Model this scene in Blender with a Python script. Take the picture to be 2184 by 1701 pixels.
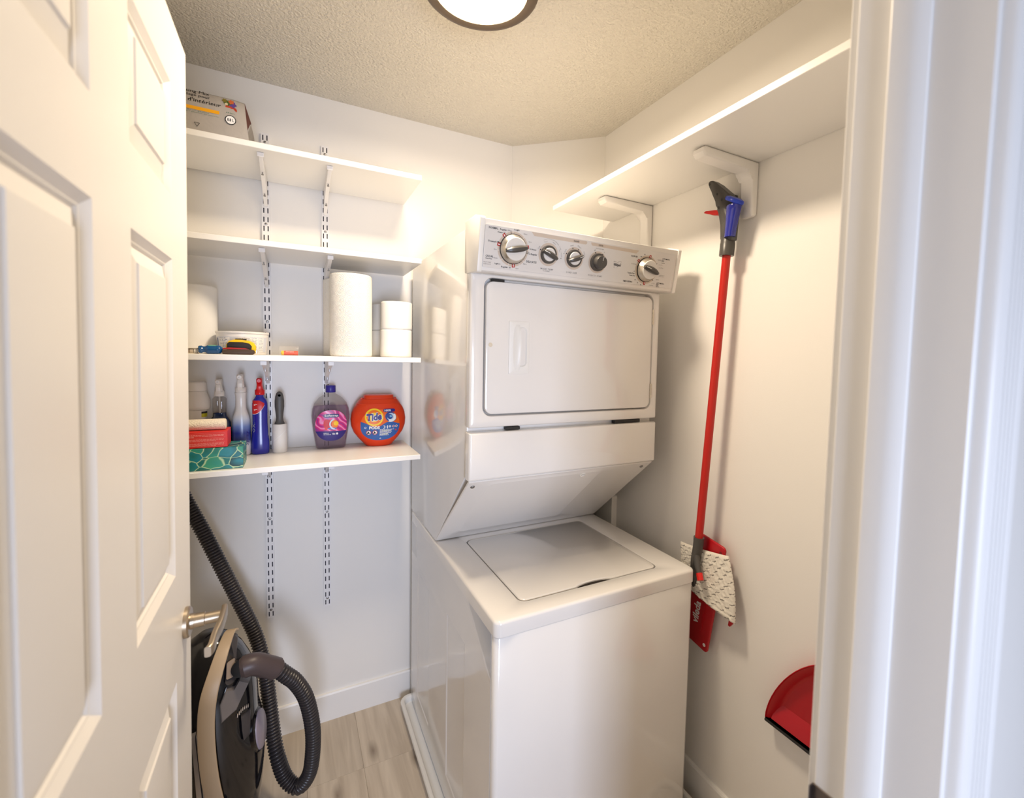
import bpy, bmesh, math, random
from mathutils import Vector, Matrix
random.seed(7)
for o in list(bpy.data.objects): bpy.data.objects.remove(o)
S = bpy.context.scene
COL = S.collection
PI = math.pi

# ------------------------------------------------------------------ camera, world, lights, exposure
cam = bpy.data.cameras.new('camera'); camo = bpy.data.objects.new('camera', cam); COL.objects.link(camo)
yaw, pitch, roll = math.radians(28.0074), math.radians(-3.2755), math.radians(1.1678)
fw = Vector((math.sin(yaw)*math.cos(pitch), math.cos(yaw)*math.cos(pitch), math.sin(pitch)))
rt = Vector((math.cos(yaw), -math.sin(yaw), 0)); up = rt.cross(fw)
r2 = rt*math.cos(roll)+up*math.sin(roll); u2 = -rt*math.sin(roll)+up*math.cos(roll)
camo.matrix_world = Matrix(((r2.x, u2.x, -fw.x, .2626), (r2.y, u2.y, -fw.y, -1.9593), (r2.z, u2.z, -fw.z, 1.4856), (0, 0, 0, 1)))
cam.sensor_fit = 'HORIZONTAL'; cam.sensor_width = 36
cam.lens = 976.6176*36/2184
cam.shift_x = (1092-1146.96)/2184; cam.shift_y = (816.26-850.5)/2184
cam.clip_start = .02; cam.clip_end = 60
cam.dof.use_dof = True; cam.dof.focus_distance = 1.45; cam.dof.aperture_fstop = 3.2
S.camera = camo
S.view_settings.view_transform = 'Standard'; S.view_settings.look = 'None'
S.view_settings.gamma = 1; S.view_settings.use_curve_mapping = False
S.view_settings.exposure = 0.34
LAMP_STRENGTH = 117.0
LAMP_COLOR = (1.0, .83, .62)
W = bpy.data.worlds.new('daylight'); S.world = W; W.use_nodes = True
W.node_tree.nodes['Background'].inputs[0].default_value = (.62, .74, 1, 1)
W.node_tree.nodes['Background'].inputs[1].default_value = .3
# daylight that comes in through the hall window
al = bpy.data.lights.new('hall_window_daylight', 'AREA'); al.shape = 'RECTANGLE'; al.size = .62; al.size_y = 1.0
al.energy = 14.5; al.color = (.69, .78, 1); al.spread = math.radians(105)
alo = bpy.data.objects.new('hall_window_daylight', al); COL.objects.link(alo)
alo.location = (.22, -3.585, 1.0); alo.rotation_euler = (math.radians(90), 0, 0)

# ------------------------------------------------------------------ helpers
def lin(c): return tuple((v/255/12.92 if v/255 <= .04045 else ((v/255+.055)/1.055)**2.4) for v in c)
def col4(c): return lin(c)+(1,)
MATS = {}
def mat(name, c, rough=.5, metal=0, bump=None, coat=0, trans=0, ior=1.45, emit=0, spec=.5, alpha=1, aniso=0):
    if name in MATS: return MATS[name]
    m = bpy.data.materials.new(name); m.use_nodes = True; nt = m.node_tree; b = nt.nodes['Principled BSDF']
    b.inputs['Base Color'].default_value = col4(c); b.inputs['Roughness'].default_value = rough
    b.inputs['Metallic'].default_value = metal; b.inputs['IOR'].default_value = ior
    b.inputs['Specular IOR Level'].default_value = spec
    b.inputs['Coat Weight'].default_value = coat; b.inputs['Coat Roughness'].default_value = .05
    b.inputs['Transmission Weight'].default_value = trans; b.inputs['Alpha'].default_value = alpha
    if emit: b.inputs['Emission Color'].default_value = tuple(LAMP_COLOR)+(1,); b.inputs['Emission Strength'].default_value = emit
    if bump:
        tc = nt.nodes.new('ShaderNodeTexCoord'); n = nt.nodes.new('ShaderNodeTexNoise'); bp = nt.nodes.new('ShaderNodeBump')
        n.inputs['Scale'].default_value = bump[0]; n.inputs['Detail'].default_value = bump[2] if len(bump) > 2 else 2
        bp.inputs['Strength'].default_value = bump[1]; bp.inputs['Distance'].default_value = bump[3] if len(bump) > 3 else .002
        nt.links.new(tc.outputs['Object'], n.inputs['Vector']); nt.links.new(n.outputs['Fac'], bp.inputs['Height'])
        nt.links.new(bp.outputs['Normal'], b.inputs['Normal'])
    MATS[name] = m; return m
def N(nt, t, **k):
    n = nt.nodes.new('ShaderNode'+t)
    for a, v in k.items(): setattr(n, a, v)
    return n
def math_(nt, op, a, b=None):
    n = N(nt, 'Math', operation=op)
    for i, v in enumerate((a, b)):
        if v is None: continue
        if hasattr(v, 'is_linked') or hasattr(v, 'links'): nt.links.new(v, n.inputs[i])
        else: n.inputs[i].default_value = v
    return n.outputs[0]

def box(bm, x0, x1, y0, y1, z0, z1, bev=0, seg=2):
    v = [bm.verts.new((x, y, z)) for x in (x0, x1) for y in (y0, y1) for z in (z0, z1)]
    F = [(0, 1, 3, 2), (4, 6, 7, 5), (0, 4, 5, 1), (2, 3, 7, 6), (0, 2, 6, 4), (1, 5, 7, 3)]
    fs = [bm.faces.new([v[i] for i in f]) for f in F]
    if bev: bmesh.ops.bevel(bm, geom=list({e for f in fs for e in f.edges}), offset=bev, segments=seg, affect='EDGES', profile=.5)
    return bm
def rrect(x0, x1, y0, y1, r, n=5):
    P = []
    for cx, cy, a0 in ((x1-r, y1-r, 0), (x0+r, y1-r, 90), (x0+r, y0+r, 180), (x1-r, y0+r, 270)):
        for i in range(n+1):
            a = math.radians(a0+90*i/n); P.append((cx+r*math.cos(a), cy+r*math.sin(a)))
    return P
def loft(bm, loops, cap0=False, cap1=False):
    L = [[bm.verts.new(p) for p in l] for l in loops]; n = len(L[0])
    for a, b in zip(L, L[1:]):
        for i in range(n): bm.faces.new((a[i], a[(i+1) % n], b[(i+1) % n], b[i]))
    if cap0: bm.faces.new(L[0][::-1])
    if cap1: bm.faces.new(L[-1])
    return L
def lathe(bm, prof, c=(0, 0, 0), n=32, f=None, cap0=True, cap1=True):
    loops = []
    for r, z in prof:
        l = []
        for i in range(n):
            a = 2*PI*i/n; p = Vector((r*math.cos(a), r*math.sin(a), z))
            l.append(f(p) if f else p+Vector(c))
        loops.append(l)
    loft(bm, loops, cap0, cap1); return bm
def spline(P, n=8):
    P = [Vector(p) for p in P]; out = []
    for i in range(len(P)-1):
        a, b, c, d = P[max(i-1, 0)], P[i], P[i+1], P[min(i+2, len(P)-1)]
        for k in range(n):
            t = k/n
            out.append(.5*((2*b)+(c-a)*t+(2*a-5*b+4*c-d)*t*t+(3*b-a-3*c+d)*t**3))
    out.append(P[-1]); return out
def tube(bm, pts, r, n=12, caps=True, sx=1.0, sy=1.0, upv=None):
    pts = [Vector(p) for p in pts]; loops = []
    t0 = (pts[1]-pts[0]).normalized()
    nv = upv if upv else (Vector((0, 0, 1)) if abs(t0.z) < .9 else Vector((1, 0, 0)))
    nv = (nv-t0*nv.dot(t0)).normalized()
    for i, p in enumerate(pts):
        t = (pts[min(i+1, len(pts)-1)]-pts[max(i-1, 0)]).normalized()
        nv = (nv-t*nv.dot(t)).normalized(); bv = t.cross(nv)
        rr = r(i/(len(pts)-1)) if callable(r) else r
        loops.append([p+nv*math.cos(2*PI*k/n)*rr*sx+bv*math.sin(2*PI*k/n)*rr*sy for k in range(n)])
    loft(bm, loops, caps, caps); return bm
def prism(bm, poly, f, d0, d1, bev=0):
    a = [bm.verts.new(f(x, y, d0)) for x, y in poly]; b = [bm.verts.new(f(x, y, d1)) for x, y in poly]; n = len(poly)
    fs = [bm.faces.new(a[::-1]), bm.faces.new(b)]
    for i in range(n): fs.append(bm.faces.new((a[i], a[(i+1) % n], b[(i+1) % n], b[i])))
    if bev: bmesh.ops.bevel(bm, geom=list({e for f_ in fs for e in f_.edges}), offset=bev, segments=2, affect='EDGES', profile=.5)
    return bm
def NB(): return bmesh.new()
def worldloc(o):
    v = Vector((0, 0, 0))
    while o: v = v+o.location; o = o.parent
    return v
def obj(name, bm, m, parent=None, smooth=True, label=None, ang=35, kind=None):
    bmesh.ops.recalc_face_normals(bm, faces=bm.faces)
    me = bpy.data.meshes.new(name)
    if parent is None:
        xs = [v.co for v in bm.verts]
        off = Vector(((min(v.x for v in xs)+max(v.x for v in xs))/2, (min(v.y for v in xs)+max(v.y for v in xs))/2, min(v.z for v in xs)))
    else: off = worldloc(parent)
    bmesh.ops.translate(bm, verts=bm.verts, vec=-off)
    bm.to_mesh(me); bm.free()
    me.materials.append(m)
    if smooth:
        me.shade_smooth(); me.set_sharp_from_angle(angle=math.radians(ang))
    o = bpy.data.objects.new(name, me); COL.objects.link(o)
    if parent is None: o.location = off
    else: o.parent = parent
    if label: o['label'] = label
    if kind: o['kind'] = kind
    return o
def tag(o, label, cat, group=None, kind=None):
    o['label'] = label
    if cat: o['category'] = cat
    if group: o['group'] = group
    if kind: o['kind'] = kind
    return o
def thing(name, label, cat, loc, group=None, kind=None):
    o = bpy.data.objects.new(name, None); COL.objects.link(o); o.location = loc; o.empty_display_size = .05
    return tag(o, label, cat, group, kind)
def dup(root, d, label, group=None):
    r = root.copy(); COL.objects.link(r); r.location = root.location+Vector(d); r['label'] = label
    if group: r['group'] = group
    for ch in list(root.children):
        c = ch.copy(); COL.objects.link(c); c.parent = r
        for g in list(ch.children):
            e = g.copy(); COL.objects.link(e); e.parent = c
    return r
def text(bm, s, f, cx, cy, w, h, rot=0, slant=0, thick=0, res=2, al='C', spacing=1.0):
    """lettering as mesh, fitted to a box w x h (h of 0 keeps proportions), centred at cx,cy, put in place by f(x, y, d)"""
    cu = bpy.data.curves.new('t', 'FONT'); cu.body = s; cu.resolution_u = res; cu.offset = thick; cu.space_character = spacing
    ob = bpy.data.objects.new('t', cu); me = bpy.data.meshes.new_from_object(ob)
    P = [(v.co.x+slant*v.co.y, v.co.y) for v in me.vertices]
    if P:
        x0, x1 = min(p[0] for p in P), max(p[0] for p in P); y0, y1 = min(p[1] for p in P), max(p[1] for p in P)
        kx = w/(x1-x0); ky = h/(y1-y0) if h else kx
        ox = (x0+x1)/2 if al == 'C' else (x1 if al == 'R' else x0)
        ca, sa = math.cos(rot), math.sin(rot); vs = []
        for x, y in P:
            X, Y = (x-ox)*kx, (y-(y0+y1)/2)*ky
            vs.append(bm.verts.new(f(cx+X*ca-Y*sa, cy+X*sa+Y*ca, 0)))
        for p in me.polygons:
            try: bm.faces.new([vs[i] for i in p.vertices])
            except ValueError: pass
    bpy.data.meshes.remove(me); bpy.data.objects.remove(ob); bpy.data.curves.remove(cu)
def patch(bm, f, cx, cy, R, rings=5, n=40, d=0):
    """flat print laid on a curved surface: R(a) radius by angle"""
    c = bm.verts.new(f(cx, cy, d)); prev = None
    for k in range(1, rings+1):
        L = []
        for i in range(n):
            a = 2*PI*i/n; r = R(a)*k/rings; L.append(bm.verts.new(f(cx+r*math.cos(a), cy+r*math.sin(a), d)))
        for i in range(n):
            if prev is None: bm.faces.new((c, L[i], L[(i+1) % n]))
            else: bm.faces.new((prev[i], L[i], L[(i+1) % n], prev[(i+1) % n]))
        prev = L
def ring(bm, f, cx, cy, r0, r1, a0=0, a1=360, n=40, d=0):
    full = a1-a0 >= 360; A = []; B = []; m = n if full else n+1
    for i in range(m):
        a = math.radians(a0+(a1-a0)*i/n)
        A.append(bm.verts.new(f(cx+r0*math.cos(a), cy+r0*math.sin(a), d))); B.append(bm.verts.new(f(cx+r1*math.cos(a), cy+r1*math.sin(a), d)))
    for i in range(n): j = (i+1) % m; bm.faces.new((A[i], B[i], B[j], A[j]))
def gridrect(bm, f, x0, x1, y0, y1, nx=6, ny=2, d=0):
    V = [[bm.verts.new(f(x0+(x1-x0)*i/nx, y0+(y1-y0)*j/ny, d)) for j in range(ny+1)] for i in range(nx+1)]
    for i in range(nx):
        for j in range(ny): bm.faces.new((V[i][j], V[i+1][j], V[i+1][j+1], V[i][j+1]))

# ------------------------------------------------------------------ materials
M_wall = mat('wall_paint', (240, 237, 232), .55, bump=(260, .12, 2, .001))
M_ceil = mat('popcorn_ceiling', (226, 220, 208), .9, bump=(120, 1.0, 3, .011))
M_trim = mat('trim_paint', (242, 240, 237), .35)
M_door = mat('door_paint', (240, 236, 230), .38, bump=(90, .06, 2, .001))
M_shelf = mat('white_melamine', (242, 240, 236), .3)
M_metal_white = mat('white_steel', (238, 236, 236), .35)
M_enamel = mat('white_enamel', (236, 233, 229), .14, coat=.5, spec=.6)
M_enamel2 = mat('white_enamel_satin', (232, 229, 225), .28, coat=.15)
M_plast = mat('white_plastic', (238, 236, 231), .35)
M_dark = mat('dark_rubber', (32, 31, 31), .5)
M_black = mat('black_ink', (26, 24, 24), .6)
M_grey_ink = mat('grey_ink', (120, 116, 114), .6)
M_red_ink = mat('red_ink', (176, 38, 28), .5)
M_white_ink = mat('white_ink', (245, 244, 242), .5)
M_beige = mat('beige_print', (206, 191, 175), .5)
M_steel = mat('brushed_steel', (205, 198, 186), .3, 1)
M_nickel = mat('satin_nickel', (190, 176, 156), .32, 1)
M_screw = mat('zinc', (150, 148, 146), .35, 1)
M_paper = mat('tissue_paper', (243, 240, 234), .95, bump=(300, .15, 2, .001), spec=.2)
M_red = mat('red_plastic', (182, 20, 30), .32)

# ------------------------------------------------------------------ room
XL, XR, H, YF, YO = -.42, 1.4574, 2.44, -1.653, -1.773
DX, DY = 1.1497, -.2911
JL, JR = .050, .820                      # door opening
def struct(name, bm, m, label, parent=None, smooth=False):
    o = obj(name, bm, m, parent, smooth)
    if parent is None: tag(o, label, None, kind='structure')
    return o
b = NB(); box(b, XL-.1, XR+.1, 0, .1, 0, H); struct('wall_back', b, M_wall, 'white back wall of the closet behind the shelf standards')
b = NB(); prism(b, [(DX, -.0005), (XR-.0005, DY), (XR-.0005, -.0005)], lambda x, y, d: (x, y, d), 1.87, H); struct('wall_diagonal', b, M_wall, 'short diagonal white boxed corner above the dryer')
b = NB(); box(b, XR, XR+.1, YF-.12, 0, 0, H); struct('wall_right', b, M_wall, 'white right wall that carries the mop and the dustpan')
b = NB(); box(b, XL-.1, XL, YF-.12, 0, 0, H); struct('wall_left', b, M_wall, 'white left wall hidden behind the open door')
b = NB(); box(b, -1.4, JL-.02, YO, YF, 0, H); box(b, JR+.02, 2.3, YO, YF, 0, H); box(b, JL-.02, JR+.02, YO, YF, 2.055, H)
struct('wall_front', b, M_wall, 'wall around the doorway beside the camera')
b = NB(); box(b, -1.5, 2.4, -3.7, .1, H, H+.1); struct('ceiling', b, M_ceil, 'cream popcorn textured ceiling around the round light')
# hall behind the camera
b = NB(); box(b, -1.5, -1.4, -3.7, YO, 0, H); box(b, 2.3, 2.4, -3.7, YO, 0, H)
box(b, -1.4, -.1, -3.7, -3.6, 0, H); box(b, .54, 2.3, -3.7, -3.6, 0, H); box(b, -.1, .54, -3.7, -3.6, 0, .48); box(b, -.1, .54, -3.7, -3.6, 1.52, H)
struct('wall_hall', b, M_wall, 'white hall walls behind the camera around the hall window')
# floor planks
fl = NB(); box(fl, -1.5, 2.4, -3.7, .1, -.1, -.005); 
M_sub = mat('underlay', (120, 108, 95), .9)
floor = struct('floor', fl, M_sub, 'grey brown wood plank floor')
m = bpy.data.materials.new('oak_vinyl'); m.use_nodes = True; nt = m.node_tree; bs = nt.nodes['Principled BSDF']
tc = N(nt, 'TexCoord'); oi = N(nt, 'ObjectInfo'); ad = N(nt, 'VectorMath', operation='ADD'); sc = N(nt, 'VectorMath', operation='SCALE')
nt.links.new(oi.outputs['Random'], sc.inputs[0]); sc.inputs['Scale'].default_value = 17
nt.links.new(tc.outputs['Object'], ad.inputs[0]); nt.links.new(sc.outputs[0], ad.inputs[1])
mp = N(nt, 'Mapping'); mp.inputs['Scale'].default_value = (26, 1.7, 1); nt.links.new(ad.outputs[0], mp.inputs[0])
n1 = N(nt, 'TexNoise'); n1.inputs['Scale'].default_value = 1.6; n1.inputs['Detail'].default_value = 6; n1.inputs['Distortion'].default_value = .5; nt.links.new(mp.outputs[0], n1.inputs['Vector'])
cr = N(nt, 'ValToRGB'); e = cr.color_ramp.elements
e[0].position = .22; e[0].color = col4((176, 161, 143)); e[1].position = .72; e[1].color = col4((210, 197, 179))
nt.links.new(n1.outputs['Fac'], cr.inputs[0])
mp2 = N(nt, 'Mapping'); mp2.inputs['Scale'].default_value = (6, 2.2, 1); nt.links.new(ad.outputs[0], mp2.inputs[0])
vo = N(nt, 'TexVoronoi', voronoi_dimensions='2D'); vo.inputs['Scale'].default_value = 1.0; nt.links.new(mp2.outputs[0], vo.inputs['Vector'])
kr = N(nt, 'ValToRGB'); kr.color_ramp.elements[0].position = .0; kr.color_ramp.elements[0].color = (.25, .2, .16, 1); kr.color_ramp.elements[1].position = .13; kr.color_ramp.elements[1].color = (1, 1, 1, 1)
nt.links.new(vo.outputs['Distance'], kr.inputs[0])
mx = N(nt, 'Mix', data_type='RGBA', blend_type='MULTIPLY'); mx.inputs[0].default_value = .75
nt.links.new(cr.outputs[0], mx.inputs[6]); nt.links.new(kr.outputs[0], mx.inputs[7])
hv = N(nt, 'HueSaturation'); nt.links.new(mx.outputs[2], hv.inputs['Color'])
nt.links.new(math_(nt, 'ADD', math_(nt, 'MULTIPLY', oi.outputs['Random'], .14), .93), hv.inputs['Value'])
nt.links.new(hv.outputs[0], bs.inputs['Base Color']); bs.inputs['Roughness'].default_value = .42
bp = N(nt, 'Bump'); bp.inputs['Strength'].default_value = .15; bp.inputs['Distance'].default_value = .001; nt.links.new(n1.outputs['Fac'], bp.inputs['Height']); nt.links.new(bp.outputs[0], bs.inputs['Normal'])
M_plank = m
pw, pl_ = .182, 1.22
offs = [.35, .92, .1, .62, .3, .85, .45, 1.05, .2, .7, .4]
for i in range(11):
    x0 = XL-.02+i*pw; y = -offs[i] if i != 5 else -.302
    if i == 5: y = -.302
    ys = [.0]
    while ys[-1] > -3.55:
        ys.append(y); y -= pl_
    for a, c in zip(ys, ys[1:]):
        b = NB(); box(b, x0+.0002, x0+pw-.0002, max(c, -3.6)+.0002, a-.0002, -.005, 0, .0006, 1); obj('plank', b, M_plank, floor)
# baseboards
def bb(name, pts, label):
    b = NB(); (x0, y0), (x1, y1) = pts; d = Vector((x1-x0, y1-y0, 0)); L = d.length; d.normalize(); nrm = Vector((d.y, -d.x, 0))
    prof = [(0, 0), (.013, 0), (.013, .106), (.010, .112), (0, .112)]
    loft(b, [[Vector((x0, y0, z))+nrm*o for o, z in prof], [Vector((x1, y1, z))+nrm*o for o, z in prof]], True, True)
    return tag(obj(name, b, M_trim, None, False), label, None, kind='structure')
bb('baseboard_back', ((XL, 0), (XR, 0)), 'white baseboard along the back wall')
bb('baseboard_right', ((XR, 0), (XR, YF)), 'white baseboard along the right wall under the dustpan')
bb('baseboard_left', ((XL, YF), (XL, 0)), 'white baseboard along the left wall')

# ------------------------------------------------------------------ door frame (right jamb) and casings
jt = thing('trim_1', 'white door frame with stop, casings and strike plate at the right edge', None, (JR, YF, 0), kind='structure')
b = NB()
box(b, JR, JR+.019, YO, YF, 0, 2.04, .0015, 1); box(b, JL-.019, JL, YO, YF, 0, 2.04, .0015, 1); box(b, JL-.019, JR+.019, YO, YF, 2.04, 2.055)
obj('jamb', b, M_trim, jt)
b = NB(); ST = [(0, -1.690), (-.009, -1.690), (-.0105, -1.692), (-.0105, -1.708), (-.008, -1.716), (-.003, -1.7225), (0, -1.723)]
prism(b, ST, lambda x, y, d: (JR+x, y, d), 0, 2.03); prism(b, ST, lambda x, y, d: (JL-x, y, d), 0, 2.03); obj('door_stop', b, M_trim, jt, True)
# hall side casing with flutes, closet side casing plain
CP = [(0, 0), (0, .008), (.004, .013)]
for k in range(5): CP += [(.010+k*.0095, .015), (.0125+k*.0095, .0115), (.0150+k*.0095, .015)]
CP += [(.060, .016), (.064, .012), (.064, 0)]
b = NB(); prism(b, CP, lambda x, y, d: (JR+.005+x, YO-y, d), 0, 2.05); prism(b, CP, lambda x, y, d: (JL-.005-x, YO-y, d), 0, 2.05)
prism(b, CP, lambda x, y, d: (d, YO-y, 2.05+x), JL-.069, JR+.069)
obj('hall_casing', b, M_trim, jt, True, ang=50)
b = NB(); CQ = [(0, 0), (0, .009), (.004, .012), (.056, .012), (.06, 0)]
prism(b, CQ, lambda x, y, d: (JR+.005+x, YF+y, d), 0, 2.05); prism(b, [(p[0]*.55, p[1]) for p in CQ], lambda x, y, d: (JL-.005-x, YF+y, d), 0, 2.05)
prism(b, CQ, lambda x, y, d: (d, YF+y, 2.05+x), JL-.03, JR+.065); obj('closet_casing', b, M_trim, jt, True)
b = NB(); box(b, JR-.0012, JR+.001, YF-.034, YF+.001, .925, .972, .0008, 1); box(b, JR-.009, JR+.001, YF, YF+.0018, .925, .972, .0008, 1); obj('strike_plate', b, mat('strike_metal', (120, 112, 108), .35, 1), jt, label='grey metal strike plate')

# ------------------------------------------------------------------ open six panel door
dr = thing('door_1', 'white six panel door standing open at the left with a lever handle', None, (.07, YF, 0), kind='structure')
DXF, DF, DH = .0915, -.885, 2.022     # face plane, free edge, top
def dt(p): return Vector((p[0]+(p[2]-DH)*.0114, p[1], p[2]))
def dface(v, z, d): return dt((DXF+d, DF-v, z))
DW = .762
PV = [(.120, .336), (.458, .648)]; PZ = [(1.735, 1.915), (1.101, 1.633), (.235, .915)]
b = NB()
vs_ = [0, .120, .336, .458, .648, DW]; zs_ = [.012, .235, .915, 1.101, 1.633, 1.735, 1.915, DH]
G = {(i, j): b.verts.new(dface(v, z, 0)) for i, v in enumerate(vs_) for j, z in enumerate(zs_)}
for i in range(5):
    for j in range(7):
        if i in (1, 3) and j in (1, 3, 5): continue
        b.faces.new((G[i, j], G[i+1, j], G[i+1, j+1], G[i, j+1]))
# slab sides and back
K = [b.verts.new(dface(v, z, -.035)) for v, z in ((0, .012), (DW, .012), (DW, DH), (0, DH))]; b.faces.new(K)
def side(idx, k0, k1): b.faces.new([G[i] for i in idx]+[K[k1], K[k0]])
side([(i, 0) for i in range(6)], 0, 1); side([(5, j) for j in range(8)], 1, 2); side([(i, 7) for i in range(5, -1, -1)], 2, 3); side([(0, j) for j in range(7, -1, -1)], 3, 0)
obj('door_leaf', b, M_door, dr, False)
for v0, v1 in PV:
    for z0, z1 in PZ:
        b = NB(); prof = [(0, 0), (.0015, -.0012), (.0095, -.0072), (.0112, -.0074), (.0135, -.0105), (.0148, -.0108), (.036, -.0035), (.0375, -.0012), (.039, -.001)]
        loops = [[dface(v, z, d) for v, z in ((v0+i, z0+i), (v1-i, z0+i), (v1-i, z1-i), (v0+i, z1-i))] for i, d in prof]
        loft(b, loops, False, True); obj('door_panel', b, M_door, dr, True, ang=20)
lv = NB(); LZ, LY, LX = .982, DF-.049, dface(.049, .982, 0).x
fx = lambda p: Vector((LX+p.z, LY+p.x, LZ+p.y))
lathe(lv, [(.0275, 0), (.0275, .006), (.025, .0085), (.014, .009), (.0135, .014)], n=32, f=fx)
lathe(lv, [(.0125, .012), (.0125, .03), (.0105, .031), (.0105, .058)], n=24, f=fx)
ho = obj('lever_handle', lv, M_nickel, dr, label='satin nickel lever door handle')
lv = NB(); P = spline([(LX+.060, LY+.010, LZ+.004), (LX+.060, LY-.012, LZ+.003), (LX+.0585, LY-.04, LZ+.001), (LX+.054, LY-.070, LZ-.003), (LX+.0525, LY-.096, LZ-.006), (LX+.0485, LY-.106, LZ-.0075)], 6)
loops = []
for i, p in enumerate(P):
    t = i/(len(P)-1); w, h_ = .0048, .0120-.003*t
    loops.append([p+Vector((x, 0, y)) for x, y in rrect(-w, w, -h_, h_, .003, 3)])
loft(lv, loops, True, True); obj('lever', lv, M_nickel, ho)
for hz in (.22, 1.02, 1.82):
    b = NB(); lathe(b, [(.006, hz-.045), (.006, hz+.045)], (.062, YF+.006, 0), 12); obj('hinge', b, M_nickel, dr)

# ------------------------------------------------------------------ ceiling light
cl = thing('ceiling_light', 'round flush ceiling light with dark bronze ring, lit', 'ceiling light', (.6675, -.8625, H))
LC = Vector((.6675, -.8625, 0))
b = NB(); rp = [(.100, 2.44), (.141, 2.44), (.1442, 2.43), (.1447, 2.377), (.142, 2.368), (.136, 2.3640), (.126, 2.3635), (.1150, 2.3655)]
rp2 = [(.1150, 2.3655), (.1132, 2.3665), (.1122, 2.3690), (.1120, 2.374)]
lathe(b, rp, LC, 64, cap0=False, cap1=False); obj('ring', b, mat('bronze_ring', (98, 86, 76), .34, .7), cl, label='dark bronze ring')
b = NB(); lathe(b, rp2, LC, 64, cap0=False, cap1=False); obj('inner_bevel', b, mat('lamp_glow_bevel', (196, 186, 160), .35, .4), cl, label='inner bevel painted pale with the lamp glow')  # yellowish glow of the diffuser on the rim, put into its colour
b = NB(); lathe(b, [(.1119, 2.3695), (.097, 2.3690), (.058, 2.3688), (.001, 2.3686)], LC, 64, cap0=False); obj('diffuser', b, mat('lamp_diffuser', (255, 250, 240), .5, emit=LAMP_STRENGTH), cl, label='glowing white diffuser')

# ------------------------------------------------------------------ shelf standards, brackets, shelves on the back wall
ZT, ZB = 2.2608, .4797
STX = [.1763, .3704]
for k, sx in enumerate(STX):
    t = thing('shelf_standard', ['left white slotted shelf standard screwed to the back wall', 'right white slotted shelf standard screwed to the back wall'][k], 'shelf standard', (sx, 0, ZB), 'slotted standards on the back wall')
    b = NB(); hw = .0125; xs = [-hw, -.0082, -.0046, .0046, .0082, hw]; pitch = .0318; n = int((ZT-ZB)/pitch); zs = [ZB]; m_ = (ZT-ZB-n*pitch)/2
    z = ZB+m_
    for i in range(n): zs += [z+.0065, z+.0245]; z += pitch
    zs.append(ZT)
    V = [[b.verts.new((sx+x, -.013, z)) for z in zs] for x in xs]
    for i in range(5):
        for j in range(len(zs)-1):
            if i in (1, 3) and j % 2 == 1: continue
            b.faces.new((V[i][j], V[i+1][j], V[i+1][j+1], V[i][j+1]))
    for s in (-1, 1):
        q = [b.verts.new(p) for p in ((sx+s*hw, -.013, ZB), (sx+s*hw, 0, ZB), (sx+s*hw, 0, ZT), (sx+s*hw, -.013, ZT))]; b.faces.new(q)
    for z in (ZB, ZT):
        q = [b.verts.new(p) for p in ((sx-hw, -.013, z), (sx+hw, -.013, z), (sx+hw, 0, z), (sx-hw, 0, z))]; b.faces.new(q)
    bmesh.ops.remove_doubles(b, verts=b.verts, dist=.00005)
    obj('channel', b, M_metal_white, t, False)
    b = NB(); box(b, sx-hw+.0006, sx+hw-.0006, -.0095, -.0085, ZB+.001, ZT-.001); obj('slot_shade_strip', b, mat('painted_slot_shade', (52, 50, 62), .5, .3), t, False)  # dark strip just behind the face, painting the shade inside the slots
    for z in (ZB+m_+pitch, ZB+m_+12*pitch, ZB+m_+24*pitch, ZB+m_+35*pitch, ZB+m_+46*pitch, ZT-m_-pitch):
        s = NB(); fz = lambda p, z=z: Vector((sx+p.x, -.013-p.z, z+p.y)); lathe(s, [(.0048, 0), (.0045, .0012), (.003, .0018), (.0015, .0018), (.0014, .0008)], n=14, f=fz); obj('screw', s, M_screw, t)
SZ = [2.1101, 1.8224, 1.4732, 1.1234]; ST_ = .0175; SD = -.3142; SXE = .6625
lab = ['highest white shelf on the back wall, holding the grey soil bag', 'empty white shelf second from the top of the back wall', 'white back wall shelf holding the paper rolls and tools', 'lowest white back wall shelf, holding the bottles']
for z, l in zip(SZ, lab):
    b = NB(); box(b, XL+.006, SXE, SD, -.0145, z-ST_, z, .0012, 1); tag(obj('wall_shelf', b, M_shelf, None), l, 'shelf', 'white shelves on the back wall')
nm = ['the highest back wall shelf', 'the empty second shelf', 'the paper roll shelf', 'the lowest shelf with the bottles']
proto = thing('shelf_bracket', '', 'shelf bracket', (STX[0], -.0135, SZ[0]-ST_), 'brackets under the back wall shelves')
b = NB(); zu = SZ[0]-ST_
BP = [(-.0132, -.0005), (-.284, -.0005), (-.286, -.004), (-.285, -.013), (-.2, -.026), (-.12, -.046), (-.06, -.068), (-.026, -.083), (-.018, -.088), (-.0132, -.088)]
prism(b, BP, lambda y, z, d: (STX[0]+d, y, zu+z), -.0058, .0058, .0012); obj('arm', b, M_metal_white, proto)
b = NB(); box(b, STX[0]-.009, STX[0]+.009, -.287, -.283, zu-.014, zu-.001, .0008, 1); obj('lip', b, M_metal_white, proto)
for y, zo in ((-.19, -.028), (-.075, -.062)):
    b = NB(); lathe(b, [(.0035, zu+zo-.009), (.0035, zu+zo-.006), (.0018, zu+zo-.006), (.0018, zu+zo+.003)], (STX[0], y, 0), 10); obj('screw', b, M_screw, proto)
for i, z in enumerate(SZ):
    for k, sx in enumerate(STX):
        l = ['left', 'right'][k]+' white steel bracket under '+nm[i]
        if i == k == 0: proto['label'] = l
        else: dup(proto, (sx-STX[0], 0, z-SZ[0]), l)

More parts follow.
